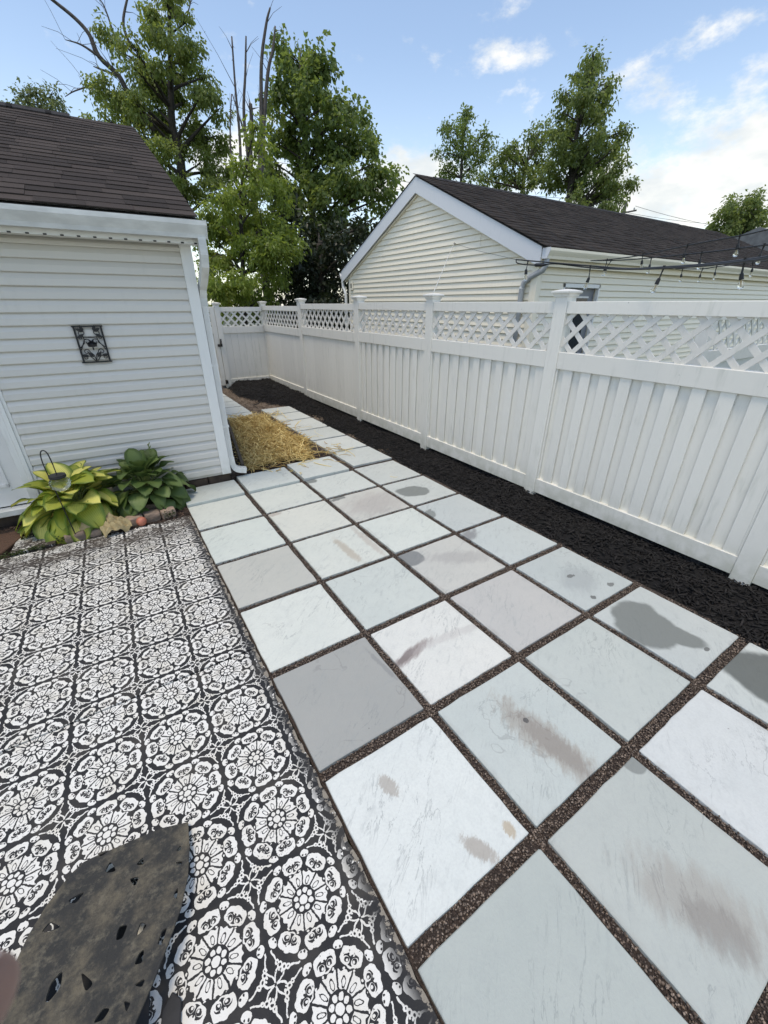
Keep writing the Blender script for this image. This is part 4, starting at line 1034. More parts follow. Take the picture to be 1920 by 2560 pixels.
o = obj('trailing_fold', crumple(.13, .05, .05, 8, lambda x, y: .066), M['cloth'], ct, (-.10, .045, 0)); o.modifiers.new('thick', 'SOLIDIFY').thickness = .003
mb = MB()
for k in range(7): mb.tube(spline([(.08,-.03+.008*k,.06),(.13+.01*k,-.02+.006*k,.055-.004*k),(.17+.01*(k % 3),-.03+.014*k,.05)], 3), .0018, 4)
obj('frayed_end', mb, M['cloth'], ct)
# coir doormat at the shed door
mb = MB(); mb.prism([(-1.75,4.03),(-1.07,4.06),(-.90,4.46),(-1.75,4.44)], lambda x, y: (x, y, -.03), lambda x, y: (x, y, .018))
tag(bevel(obj('doormat', mb, M['coir']), .006), 'brown coir doormat below the shed door at the left edge', 'doormat')
# cut-out rubber mat in the foreground
OUT = [(-.163,1.152,.019),(-.256,1.183,.025),(-.362,1.19,.036),(-.461,1.198,.047),(-.494,1.198,.051),(-.532,1.174,.06),(-.587,1.106,.079),(-.623,1.039,.096),(-.645,.972,.11),(-.657,.896,.126),(-.663,.803,.143),(-.629,.667,.164),(-.485,.559,.166),(-.416,.601,.151),(-.357,.651,.134),(-.31,.716,.117),(-.262,.793,.097),(-.222,.864,.079),(-.19,.953,.059),(-.172,1.049,.039)]
HOL = [[(-.428,1.118),(-.415,1.146),(-.4,1.105)],[(-.452,1.205),(-.421,1.196),(-.443,1.188)],[(-.336,1.087),(-.319,1.1),(-.317,1.076)],[(-.357,1.046),(-.334,1.038),(-.344,1.015)],[(-.213,1.060),(-.200,1.073),(-.199,1.056)],[(-.220,1.018),(-.202,1.012),(-.205,1.003)],[(-.527,1.084),(-.488,1.085),(-.509,1.064)],[(-.586,1.026),(-.57,1.042),(-.547,1.014),(-.566,1.016)],[(-.396,.883),(-.389,.91),(-.371,.903),(-.382,.879)],[(-.344,.86),(-.333,.888),(-.319,.87)],[(-.291,.805),(-.28,.826),(-.268,.827),(-.282,.797)],[(-.351,.788),(-.341,.805),(-.33,.807),(-.335,.782)],[(-.353,.736),(-.331,.735),(-.338,.722)],[(-.556,.835),(-.549,.865),(-.53,.876),(-.531,.845),(-.548,.831)],[(-.48,.845),(-.454,.806),(-.469,.798)],[(-.445,.713),(-.427,.728),(-.415,.718),(-.427,.707)],[(-.379,.713),(-.366,.702),(-.375,.69)],[(-.238,.916),(-.224,.928),(-.231,.899)]]
def rounded(poly, k=3):
    o_ = []; n = len(poly)
    for i in range(n):
        p0, p1, p2 = [Vector(poly[(i+j) % n]) for j in (-1, 0, 1)]
        for s_ in range(k+1):
            t_ = s_/k; a_ = p1.lerp(p0, .32); b_ = p1.lerp(p2, .32); q_ = a_.lerp(p1, t_).lerp(p1.lerp(b_, t_), t_); o_.append((q_.x, q_.y))
    return o_
def mat_mesh(name, outer, holes, zf, th, mat):
    cu = bpy.data.curves.new(name, 'CURVE'); cu.dimensions = '2D'; cu.fill_mode = 'BOTH'
    for poly in [outer]+holes:
        sp_ = cu.splines.new('POLY'); sp_.points.add(len(poly)-1); sp_.use_cyclic_u = True
        for i, q_ in enumerate(poly): sp_.points[i].co = (q_[0], q_[1], 0, 1)
    cu.extrude = th/2
    co = bpy.data.objects.new(name, cu); COL.objects.link(co); dg = bpy.context.evaluated_depsgraph_get()
    me = bpy.data.meshes.new_from_object(co.evaluated_get(dg)); bpy.data.objects.remove(co)
    for v in me.vertices: v.co.z += zf(v.co.x, v.co.y)
    me.materials.clear(); me.materials.append(mat); me.name = name; return me
zpl = lambda x, y: .019+.22*((x+.163)*-.55+(y-1.152)*-.83)
oc_ = [(a_[0], a_[1]) for a_ in OUT]
rm = thing('rubber_mat', 'weathered dark rubber mat with teardrop cut-outs curling up in the foreground', 'mat', (-.4,.9,0))
grow = lambda p_: [((x-sum(q[0] for q in p_)/len(p_))*1.35+sum(q[0] for q in p_)/len(p_), (y-sum(q[1] for q in p_)/len(p_))*1.35+sum(q[1] for q in p_)/len(p_)) for x, y in p_]
sh = lambda p_: [(a_+.4, b_-.9) for a_, b_ in p_]
o = link('mat_sheet', mat_mesh('mat_sheet', sh(oc_), [rounded(grow(sh(h)), 3) for h in HOL], lambda x, y: zpl(x-.4, y+.9), .007, M['rubber']), rm)
mb = MB(); mb.prism([(.05,-.34),(.085,-.215),(.115,-.19),(.135,-.22),(.12,-.29),(.10,-.36)], lambda x, y: (x, y, .001), lambda x, y: (x, y, .012)); bevel(obj('folded_flap', mb, M['pile'], rm), .003)
mb = MB(); mb.prism([(-.2,-.1),(-.08,.10),(.02,.06),(.06,-.14),(.03,-.33),(-.2,-.30)], lambda x, y: (x, y, .001), lambda x, y: (x, y, .010)); obj('under_layer', mb, M['pile'], rm)
TREES={
'A':((2.61,16.8),[(0.0,0.0,0,0.182),(0.81,-0.15,5.4,0.13),(0.79,-0.14,6.59,0.098),(1.06,-0.2,8.13,0.065),(1.3,-0.25,9.51,0.033)],
[(0.8,-0.84,8.45,0.47),(0.79,-1.25,7.8,0.57),(1.58,-0.57,8.73,0.24),(1.4,-1.12,8.08,0.3),(-0.01,-1.02,7.81,0.25),(-0.36,-0.18,8.16,0.26),(-0.13,0.97,8.34,0.23),(0.79,0.72,7.79,0.71),(1.47,0.38,7.91,0.41),(-0.05,-0.63,7.52,0.21),(-0.95,0.2,7.25,0.24),(-0.79,-0.43,6.9,0.32),(-0.46,-0.73,6.99,0.31),(-0.22,-0.92,6.71,0.32),(-1.06,-0.54,6.39,0.26),(-0.38,1.15,6.91,0.48),(0.61,0.82,7.17,0.66),(1.5,0.52,7.43,0.55),(2.24,0.23,8.01,0.3),(1.58,-1.11,7.15,0.39),(2.03,-0.89,6.96,0.23),(0.04,0.34,6.32,0.59),(1.08,0.46,6.51,0.67),(1.95,0.55,6.67,0.57),(2.23,0.42,6.68,0.28),(0.28,-1.19,5.4,0.56),(1.44,0.0,5.8,0.56),(2.13,-0.04,5.68,0.38),(0.93,-0.15,5.12,0.49),(1.5,-1.14,4.92,0.42),(1.44,-0.36,9.36,0.53),(1.04,-1.25,9.37,0.39),(0.62,1.02,6.86,0.49),(0.63,0.88,5.16,0.58)]),
'B':((3.41,12.54),[(0.0,0.0,0,0.072),(0.31,-0.09,3.27,0.054),(0.41,-0.12,4.26,0.03)],
[(0.45,-0.01,4.36,0.34),(-0.11,-0.48,4.0,0.38),(1.08,0.75,4.3,0.48),(1.3,-0.24,4.42,0.35),(-0.08,0.97,3.88,0.37),(0.49,0.82,3.82,0.59),(0.88,-0.25,3.63,0.56),(1.32,-0.66,3.66,0.35),(-0.26,0.33,3.1,0.46),(0.28,-0.27,3.08,0.56),(0.71,-1.13,3.03,0.44),(1.38,-0.94,3.34,0.22),(1.61,0.25,3.2,0.33),(-0.61,-1.05,2.4,0.43),(-0.0,-1.24,2.41,0.48),(1.04,0.0,2.5,0.38),(-0.45,-0.45,1.95,0.41),(0.29,0.01,1.91,0.43),(0.71,-0.28,2.01,0.27),(1.03,-0.71,2.74,0.26),(-0.18,1.25,3.55,0.33),(0.45,-0.87,4.72,0.25),(0.91,-0.49,5.16,0.19),(0.59,-0.91,4.52,0.28),(0.92,0.02,5.49,0.13),(0.78,-0.75,5.5,0.11),(-0.64,-0.19,2.44,0.3),(-0.41,0.69,2.94,0.26)]),
'C':((7.41,16.4),[(0.0,0.0,0,0.18),(0.13,-0.06,4.26,0.132),(0.08,-0.04,6.17,0.096),(0.07,-0.03,7.59,0.06),(0.04,-0.02,8.61,0.036)],
[(-0.58,-0.18,8.9,0.18),(-0.31,0.28,8.9,0.22),(0.51,0.79,9.34,0.26),(0.11,-1.05,8.59,0.21),(0.36,-1.25,8.37,0.17),(0.45,-0.89,8.28,0.19),(0.14,0.67,8.85,0.45),(0.48,0.07,8.64,0.25),(-0.17,-0.68,8.01,0.49),(-0.71,-0.11,8.07,0.22),(-0.99,-0.39,7.62,0.24),(-0.4,0.06,7.95,0.38),(-0.22,-1.17,7.58,0.42),(1.06,0.03,8.07,0.4),(1.54,0.24,8.07,0.25),(-0.42,1.33,7.82,0.3),(0.07,0.62,7.66,0.47),(1.05,0.8,7.93,0.49),(0.43,-1.54,7.11,0.37),(1.32,-1.22,7.44,0.25),(2.23,0.1,7.69,0.35),(2.18,-0.39,7.24,0.35),(1.32,-0.92,6.88,0.4),(-0.06,1.16,7.21,0.31),(-0.67,0.61,6.73,0.4),(0.16,0.82,7.11,0.48),(0.25,-0.72,6.76,0.52),(0.69,-1.25,6.51,0.51),(1.58,-0.98,6.5,0.47),(1.58,-1.87,6.0,0.39),(-1.01,0.09,6.05,0.46),(0.2,1.25,6.45,0.58),(0.24,-0.62,5.97,0.6),(0.54,-1.72,5.69,0.51),(1.25,-2.02,5.52,0.52),(2.02,-2.04,5.55,0.37),(3.0,-0.93,6.04,0.26),(-0.96,0.01,5.52,0.54),(-0.34,-0.48,5.29,0.6),(0.26,-1.36,5.1,0.59),(2.27,0.28,5.46,0.61),(2.19,-1.4,5.19,0.35),(0.63,-1.15,4.51,0.48),(-0.4,-1.12,4.43,0.53),(0.93,-1.73,4.24,0.41),(0.44,-1.14,3.81,0.42),(-0.46,0.7,5.13,0.5),(-1.45,-0.28,5.71,0.26)]),
'D':((6.5,14.07),[(0.0,0.0,0,0.15),(0.14,-0.07,3.61,0.1)],
[(-0.96,-0.88,3.84,0.45),(-1.02,0.4,3.37,0.5),(-0.6,-0.47,3.32,0.54),(0.95,1.02,3.65,0.62),(0.35,-1.27,3.51,0.47),(1.29,-0.59,3.63,0.38),(-0.59,1.05,2.65,0.61),(-0.26,-0.16,2.61,0.64),(1.15,0.91,2.82,0.63),(0.99,-0.57,3.08,0.45),(-1.38,-0.16,2.04,0.5),(-0.54,-0.03,1.93,0.59),(-0.28,-1.26,1.93,0.55),(0.66,-0.55,2.17,0.46),(-1.95,0.06,2.03,0.49),(0.46,0.84,4.16,0.39),(1.43,0.15,4.15,0.33),(1.48,-0.79,4.05,0.25),(-0.59,1.05,1.0499999999999998,0.61),(-0.26,-0.16,1.0099999999999998,0.64),(1.15,0.91,1.2199999999999998,0.63),(0.99,-0.57,1.48,0.45),(-1.38,-0.16,0.9,0.5),(-0.54,-0.03,0.9,0.59),(-0.28,-1.26,0.9,0.55),(0.66,-0.55,0.9,0.46),(-1.95,0.06,0.9,0.49)]),
'E':((-0.14,30.0),[(0.0,0.0,0,0.096),(0.65,-0.0,10.05,0.048)],
[(-0.27,-1.06,9.8,0.21),(0.11,-0.57,10.26,0.25),(0.53,-0.6,10.47,0.25),(0.82,-0.71,10.22,0.32),(1.25,-0.62,10.46,0.18),(0.23,0.89,10.36,0.34),(0.55,-0.88,9.77,0.36),(0.99,-1.09,9.75,0.32),(1.37,0.91,10.57,0.15),(-0.09,0.16,9.82,0.33),(1.14,1.13,10.08,0.29)]),
'F':((21.37,23.82),[(0.0,0.0,0,0.112),(-0.21,0.19,8.8,0.08),(-0.25,0.22,10.67,0.04)],
[(-0.28,-0.03,11.83,0.16),(0.54,0.76,11.89,0.27),(0.04,0.45,11.42,0.27),(-0.59,1.36,11.54,0.19),(-0.68,1.32,11.21,0.22),(-0.68,0.58,10.93,0.37),(-0.84,-0.59,10.67,0.36),(0.29,-1.17,10.66,0.23),(1.51,-0.14,10.68,0.41),(1.11,0.33,10.83,0.41),(-0.05,1.49,10.82,0.49),(-0.42,-0.2,10.28,0.53),(0.76,-0.13,10.15,0.55),(-0.66,1.55,10.21,0.42),(-0.36,0.82,9.88,0.55),(0.69,0.54,9.85,0.63),(0.8,-0.64,9.62,0.43),(-0.91,1.28,9.35,0.39),(-0.14,0.78,9.24,0.53),(-0.15,-0.7,8.75,0.54),(-0.44,1.7,9.04,0.32),(1.62,-0.01,10.3,0.35)]),
'G':((21.83,19.09),[(0.0,0.0,0,0.16),(-0.26,0.3,7.48,0.112),(-0.22,0.25,8.67,0.064)],
[(-0.93,-0.4,9.59,0.21),(0.91,0.64,10.27,0.3),(1.11,0.33,10.09,0.24),(0.57,-0.04,9.64,0.36),(-1.49,0.11,9.14,0.21),(-0.23,1.6,9.42,0.25),(-1.76,0.66,8.91,0.21),(0.82,0.87,9.51,0.47),(-0.11,0.77,9.07,0.49),(-1.97,0.56,8.49,0.33),(-1.41,0.28,8.42,0.45),(-1.29,1.85,8.45,0.38),(-1.64,1.96,8.03,0.35),(-0.7,1.69,8.2,0.48),(0.16,1.46,8.16,0.49),(-0.77,-0.26,8.21,0.53),(-0.97,-0.85,7.51,0.47),(1.21,0.31,8.96,0.56),(-0.54,-1.3,7.76,0.46),(-0.18,1.52,9.22,0.31)]),
'H':((21.85,15.86),[(0.0,0.0,0,0.2),(-0.33,0.45,7.27,0.144),(-0.38,0.51,9.51,0.08),(-0.28,0.38,11.12,0.04)],
[(-0.98,-0.14,11.46,0.21),(0.37,0.7,11.84,0.26),(0.09,0.95,11.79,0.23),(0.13,1.28,11.6,0.26),(-0.12,0.36,11.3,0.36),(0.44,0.95,11.29,0.37),(-1.01,0.14,10.54,0.35),(0.3,0.29,10.84,0.36),(-0.1,-0.52,10.52,0.2),(0.94,0.21,10.7,0.23),(0.71,0.03,10.99,0.14),(-0.95,1.13,10.65,0.23),(-0.82,1.17,10.42,0.29),(-1.5,0.03,10.05,0.4),(-1.16,-0.44,9.91,0.45),(0.33,-0.08,10.2,0.31),(-0.89,1.12,9.92,0.32),(0.24,1.24,10.14,0.49),(0.15,0.27,9.79,0.53),(-0.42,-0.83,9.48,0.22),(-1.2,1.0,9.27,0.43),(0.09,1.09,9.42,0.6),(-0.0,0.11,9.09,0.59),(-0.71,-1.11,8.68,0.4),(1.34,-0.53,9.14,0.32),(1.44,-0.78,9.22,0.23),(-1.8,0.57,8.51,0.47),(-0.38,0.71,8.67,0.6),(-0.24,-0.22,8.4,0.58),(1.1,-0.25,8.59,0.55),(0.41,-1.37,8.4,0.26),(-1.34,0.59,7.92,0.54),(-0.3,0.34,7.93,0.6),(1.25,0.43,8.15,0.62),(-0.21,-1.53,7.56,0.46),(0.18,-1.81,7.64,0.21),(-0.59,1.3,7.46,0.57),(0.53,1.05,7.45,0.64),(0.21,-0.23,7.19,0.61),(0.49,-1.02,7.08,0.59),(1.74,-0.92,7.24,0.5),(1.68,-1.39,7.11,0.22),(-1.02,-0.52,6.39,0.49),(1.21,0.05,6.71,0.58),(0.09,-1.56,6.34,0.53),(0.68,-1.85,6.27,0.3),(1.41,-0.62,6.26,0.34)]),
'I':((32.05,11.34),[(0.0,0.0,0,0.12),(-0.26,0.71,5.23,0.08)],
[(-0.49,0.82,7.12,0.25),(0.32,1.21,7.06,0.34),(-0.97,0.47,6.75,0.2),(0.18,1.95,7.06,0.26),(-1.32,1.41,6.62,0.21),(-1.24,0.9,6.59,0.33),(-0.35,0.9,6.51,0.42),(-1.09,1.76,6.35,0.3),(-0.54,1.7,6.42,0.35),(0.42,1.75,6.52,0.44),(0.16,1.15,6.31,0.52),(-1.37,0.14,6.14,0.4),(-0.55,0.29,6.4,0.21),(0.01,0.3,6.11,0.34),(-0.85,2.09,5.91,0.31),(-0.44,2.48,5.92,0.27),(-0.73,1.78,5.96,0.43),(-1.56,0.98,5.79,0.5),(-0.97,0.71,5.74,0.5),(0.66,0.85,5.88,0.52),(-0.38,0.02,5.63,0.37),(-0.29,2.44,5.7,0.27),(0.43,2.22,5.73,0.41),(-0.21,1.45,5.52,0.44),(0.11,1.02,5.43,0.48),(0.1,0.54,5.3,0.47),(-0.46,-0.09,5.2,0.38),(0.62,1.26,5.15,0.4),(-0.25,0.46,4.98,0.34),(0.95,0.08,4.99,0.22),(-0.43,-0.13,4.84,0.25)]),
}
# ================================================================== LANTERN, WALL ORNAMENT, STRING LIGHTS
lt = thing('solar_lantern', 'black capped glass solar lantern on a wire crook among the yellow hosta leaves', 'lantern', (-.58, 4.0, .127))
mb = MB(); mb.tube(spline([(.02,.0,-.15),(.0,.0,.30),(-.012,.0,.55),(-.005,.0,.655),(.018,.0,.68),(.038,.0,.65),(.045,.0,.56)], 6), .0045, 6); obj('crook', mb, M['black'], lt, smooth=True)
mb = MB(); mb.lathe((.045,0,.475), (.045,0,.2), [(0,.01),(.003,.058),(.022,.06),(.03,.052)], 18); obj('lid', mb, M['black_plastic'], lt, smooth=False)
mb = MB(); mb.lathe((.045,0,.446), (.045,0,.2), [(0,.050),(.02,.068),(.05,.074),(.08,.062),(.105,.036),(.112,.01)], 18); obj('globe', mb, M['crackle'], lt, smooth=True)
mb = MB(); mb.tube([(.045,0,.56),(.045,0,.474)], .004, 6); obj('hanger', mb, M['black'], lt)
# wrought iron wall ornament (local x along the wall, z up, y towards the yard is negative)
wo = thing('wall_ornament', 'black wrought iron scroll ornament hung on the shed siding', 'ornament', (-.043+.0, 4.648-.03, 1.362), rad(-2.0))
W2, HH = .098, .288
fr = MB()
for a_, b_ in (((-W2,0,0),(-W2,0,HH)),((W2,0,0),(W2,0,HH)),((-W2-.008,0,HH),(W2+.008,0,HH)),((-W2-.008,0,0),(W2+.008,0,0))):
    (xa,_,za),(xb,_,zb) = a_, b_
    fr.box((min(xa,xb)-.007,-.010,min(za,zb)-.005),(max(xa,xb)+.007,.010,max(za,zb)+.005))
obj('frame', fr, M['black'], wo)
def scroll(c, r0, turns, a0, sgn, tail):
    pts = [(c[0]+r0*(1-.75*i/24)*math.cos(a0+sgn*turns*2*math.pi*i/24), -.002, c[1]+r0*(1-.75*i/24)*math.sin(a0+sgn*turns*2*math.pi*i/24)) for i in range(25)]
    return [(t_[0], -.002, t_[1]) for t_ in tail]+pts
for sx in (-1, 1):
    for c, r0, a0, sg, tail in (((.028,.162),.030,0,1,[(.09,.10),(.075,.13)]),((.055,.085),.024,math.pi,-1,[(.0,.01),(.01,.06)]),((.05,.235),.030,-math.pi/2,1,[(.0,.20),(.02,.20)]),((.075,.04),.018,math.pi/2,1,[(.0,.0),(.04,.05)]),((.07,.20),.022,math.pi,-1,[(.09,.12),(.05,.16)])):
        mb = MB(); mb.tube([(sx*p_[0], p_[1]-.004, p_[2]) for p_ in scroll(c, r0, 1.1, a0, sg, tail)], .0034, 5); obj('scroll', mb, M['black'], wo, smooth=True)
    for (x, z, an) in ((.062,.258,.5),(.066,.212,-.4),(.03,.06,.9),(.072,.055,.2),(.045,.27,1.3)):
        mb = MB(); pts = [(-.026,0),(-.008,.013),(.012,.011),(.030,0),(.012,-.011),(-.008,-.013)]
        mb.prism([(x+(a_*math.cos(an)-b_*math.sin(an)), z+(a_*math.sin(an)+b_*math.cos(an))) for a_, b_ in pts], lambda u, v: (sx*u, -.010, v), lambda u, v: (sx*u, -.006, v)); obj('iron_leaf', mb, M['black'], wo)
mb = MB(); mb.lathe((0,-.035,.125), (0,-.035,.3), [(0,.012),(.004,.032),(.012,.034),(.022,.036),(.022,.030),(.006,.026)], 14); mb.tube([(0,0,.10),(0,-.02,.105),(0,-.035,.127)], .005, 6); obj('candle_cup', mb, M['black'], wo)
mb = MB()
for k in range(6): mb.lathe((0,-.012,.155), (.034*math.cos(k*1.047), -.014, .155+.034*math.sin(k*1.047)), [(0,.003),(.018,.010),(.034,.003)], 6)
obj('rosette', mb, M['black'], wo)
# string lights: every strand a thing, with cable, sockets and bulbs
def strand(label, cables, bulbs, k=1.0):
    t_ = thing('string_light', label, 'string lights', cables[0][0], group='outdoor bulb strings above the fence')
    O = Vector(cables[0][0])
    for c in cables:
        mb = MB(); mb.tube([p_-O for p_ in spline(c, 7)], .0062*k, 5); obj('cable', mb, M['black_plastic'], t_, smooth=True)
    for top, s0, tip in bulbs:
        top, s0, tip = Vector(top)-O, Vector(s0)-O, Vector(tip)-O
        dv = (tip-s0).normalized(); k_ = (tip-s0).length/.105; Q = lambda pr: [(a_*k_, b_*k_) for a_, b_ in pr]
        mb = MB(); mb.tube([top+Vector((0,0,.012)), top, top.lerp(s0, .5)+Vector((.004,.002,0)), s0], [.009,.007,.004,.005], 6)
        mb.lathe(s0-dv*.004, tip, Q([(0,.006),(.006,.014),(.03,.017),(.052,.0185),(.056,.016)]), 10); so = obj('socket', mb, M['black_plastic'], t_)
        b0 = s0+dv*.052*k_
        mb = MB(); mb.lathe(b0, tip, Q([(0,.0125),(.012,.0135),(.028,.021),(.045,.0255),(.060,.023),(.070,.0125),(.073,.003)]), 14); bo = obj('bulb', mb, M['glass'], so, smooth=True)
        mb = MB(); mb.tube([b0+dv*.004*k_, b0+dv*.026*k_, b0+dv*.045*k_], [.003,.002,.001], 6)
        u_ = dv.orthogonal().normalized()
        for q_ in (-1, 1): mb.tube([b0+dv*.02*k_, b0+dv*.035*k_+u_*.008*q_*k_, b0+dv*.05*k_+u_*.003*q_*k_], .0006, 4)
        obj('filament', mb, M['filament'], so)
    return t_
s1 = [(3.943,3.517,2.24),(3.961,3.345,2.218),(3.964,3.107,2.188),(3.818,2.548,2.12),(3.629,2.099,2.067),(3.345,1.681,2.042),(3.028,1.297,2.022),(2.717,.996,2.009),(2.554,.858,2.005),(2.301,.656,2.011),(1.6,.0,2.09)]
s1b = [(3.943,3.517,2.24),(3.929,3.462,2.2),(3.984,3.245,2.173),(3.966,3.024,2.171),(3.803,2.536,2.105),(3.613,2.089,2.062),(3.328,1.67,2.034),(3.01,1.288,2.014),(2.699,.988,2.002),(2.536,.849,1.997),(2.283,.649,2.003),(1.6,-.01,2.08)]
st = strand('nearest string of bulbs on a doubled black cable above the fence', [s1, s1b],
  [((3.965,3.373,2.208),(3.964,3.381,2.143),(3.973,3.378,2.051)),((3.819,2.548,2.115),(3.826,2.545,2.029),(3.82,2.559,1.952)),((3.345,1.68,2.04),(3.343,1.691,1.976),(3.338,1.707,1.901)),((2.717,.996,2.006),(2.721,.993,1.952),(2.728,.981,1.895))])
mb = MB(); O = Vector(s1[0]); mb.lathe(Vector((3.97,3.29,2.178))-O, Vector((3.985,3.15,2.172))-O, [(0,.006),(.02,.016),(.10,.016),(.14,.007)], 8); obj('connector', mb, M['black_plastic'], st)
mb = MB(); mb.tube([(5.49-O.x,6.296-O.y,2.735-O.z),(4.7-O.x,4.9-O.y,2.475-O.z),(0,0,0)], .0025, 4); obj('guy_wire', mb, M['wire'], st)
strand('string of bulbs rising highest against the garage roof at right', [[(5.802,3.883,2.336),(5.74,3.611,2.325),(5.586,3.082,2.329),(5.23,2.452,2.346),(4.732,1.832,2.329),(4.413,1.541,2.316),(4.094,1.221,2.308),(2.5,-.3,2.36)]],
  [((5.74,3.611,2.325),(5.744,3.615,2.243),(5.741,3.628,2.162)),((5.586,3.082,2.329),(5.593,3.078,2.274),(5.604,3.069,2.193)),((5.23,2.452,2.346),(5.23,2.464,2.28),(5.24,2.457,2.201)),((4.732,1.832,2.329),(4.741,1.827,2.268),(4.748,1.824,2.191))])
strand('string of bulbs crossing the garage gutter just below the highest string', [[(5.802,3.883,2.336),(5.724,3.448,2.308),(5.546,2.952,2.29),(5.109,2.25,2.26),(4.52,1.565,2.226),(4.211,1.216,2.211),(2.6,-.4,2.25)]],
  [((5.546,2.952,2.29),(5.551,2.951,2.224),(5.554,2.956,2.147)),((5.109,2.25,2.26),(5.114,2.249,2.2),(5.122,2.243,2.133)),((4.52,1.565,2.226),(4.523,1.569,2.169),(4.527,1.569,2.108)),((5.726,3.541,2.312),(5.708,3.579,2.236),(5.711,3.581,2.163))])
strand('farthest string of small bulbs hanging in front of the garage fascia', [[(7.204,3.451,2.268),(7.149,3.332,2.26),(6.97,3.002,2.235),(6.839,2.793,2.242),(6.211,2.197,2.222),(5.885,1.91,2.22),(5.569,1.569,2.229),(4.0,-.2,2.3)]],
  [((7.149,3.332,2.26),(7.154,3.331,2.196),(7.161,3.323,2.115)),((6.97,3.002,2.235),(6.971,3.008,2.17),(6.975,3.005,2.095)),((6.839,2.793,2.242),(6.844,2.791,2.181),(6.852,2.78,2.108)),((6.211,2.197,2.222),(6.218,2.185,2.164),(6.223,2.18,2.098))])
mb = MB(); mb.tube([(5.485,6.296,2.72),(4.9,5.74,2.47),(3.53,4.36,1.945)], .005, 5)
tag(obj('rope', mb, M['rope']), 'thin white cord from the garage gable down to a fence post cap', 'cord')
# ================================================================== TREES
def tube_path(mb, p0, p1, r0, r1, sag=.0, n=5, k=4):
    p0, p1 = Vector(p0), Vector(p1); mid = p0.lerp(p1, .5)+Vector((random.gauss(0,.06), random.gauss(0,.06), sag))*(p1-p0).length
    pts = [p0.lerp(mid, t_).lerp(mid.lerp(p1, t_), t_) for t_ in [i/k for i in range(k+1)]]
    mb.tube(pts, [r0+(r1-r0)*i/k for i in range(k+1)], n, False); return pts
def tree(key, label, mat, leaf, dens, spread=1.0, droop=.35, bark='bark', group='trees beyond the fence', name='tree', w=.62):
    (bx, by), trunk, clumps = TREES[key]
    t_ = thing(name, label, 'tree', (bx, by, -.09), group=group)
    tm = MB(); tp = [Vector(p_[:3]) for p_ in trunk]; tr = [p_[3] for p_ in trunk]
    sp_ = spline(tp, 4); rr = []
    for i in range(len(tp)-1):
        for k in range(4): rr.append(tr[i]+(tr[i+1]-tr[i])*k/4)
    rr.append(tr[-1]); tm.tube(sp_, rr, 8); obj('trunk', tm, M[bark], t_, smooth=True)
    bm_ = MB(); PP, AA, NN, LL, WW, TT = [], [], [], [], [], []
    for cx, cy, cz, R in clumps:
        c = Vector((cx, cy, cz))
        best = min(range(len(sp_)), key=lambda i: (sp_[i]-Vector((cx, cy, cz-.55*math.hypot(cx-sp_[i].x, cy-sp_[i].y)))).length)
        j = sp_[best]; r0 = min(rr[best]*.6, .03+.02*(c-j).length)
        tube_path(bm_, j, c, r0, .012, .06)
        for _ in range(3):
            e = c+Vector(unit(1)[0])*R*.75; tube_path(bm_, c.lerp(j, random.uniform(0,.4)), e, .016, .005, .05, 4, 3)
        # leaf sprays gathered on a handful of twig ends, with open air between them
        k_ = max(5, int(9*R)); sub_ = unit(k_)*(RNG.uniform(.35, 1, k_)[:, None]**.6)*R*.86*np.array([1, 1, .85])
        ns = max(k_*4, int(dens*R*R)); pick = RNG.integers(0, k_, ns)
        u = unit(ns); rad_ = RNG.uniform(0, 1, ns)**.5*max(.16, R*.40)*spread
        sc = np.array(c)[None]+sub_[pick]+u*rad_[:, None]*np.array([1, 1, .62])
        tone = (RNG.normal(0, .10, k_)[pick])+.07*u[:, 2]
        out = sub_[pick]/R*.6+u*.5+np.array([0, 0, -droop])+RNG.normal(0, .3, (ns, 3)); out /= np.linalg.norm(out, axis=1, keepdims=True)
        for k in range(8):
            f_ = k/8
            p_ = sc+out*(f_*leaf*2.4)+RNG.normal(0, leaf*.45, (ns, 3))
            a_ = out*.6+unit(ns)*.7+np.array([0, 0, -droop*1.2]); a_ /= np.linalg.norm(a_, axis=1, keepdims=True)
            PP.append(p_); AA.append(a_); NN.append(unit(ns)*.7+np.array([0, 0, .8])); LL.append(RNG.uniform(.5, 1.5, ns)*leaf); WW.append(RNG.uniform(.7, 1.2, ns)*leaf*w)
            TT.append(np.clip(.42+tone+RNG.normal(0, .2, ns), 0, 1))
    cat = np.concatenate
    link('crown', leafcloud('crown', cat(PP), cat(AA), cat(NN), cat(LL), cat(WW), M[mat], cat(TT)), t_)
    obj('branches', bm_, M[bark], t_, smooth=True); return t_
ta = tree('A', 'tallest left maple with a dead limb rising above the shed roof', 'leaf_maple', .10, 520, 1.0, .5)
def limbs(parent, lst, mat='deadwood'):
    O = parent.location
    for pts, r0, r1 in lst:
        mb = MB(); P2 = spline([Vector(p_)-O for p_ in pts], 4); mb.tube(P2, [r0+(r1-r0)*i/(len(P2)-1) for i in range(len(P2))], 6); obj('dead_limb', mb, M[mat], parent, smooth=True)
        for _ in range(5):
            i = random.randrange(len(P2)//3, len(P2)); a_ = P2[i]; dv = Vector((random.gauss(0,.3), random.gauss(0,.15), abs(random.gauss(.25,.2))))
            mb = MB(); mb.tube([a_, a_+dv*.6+Vector((0,0,.05)), a_+dv*1.3], [max(.006, r1*.6), .005, .003], 4); obj('twig', mb, M[mat], parent)
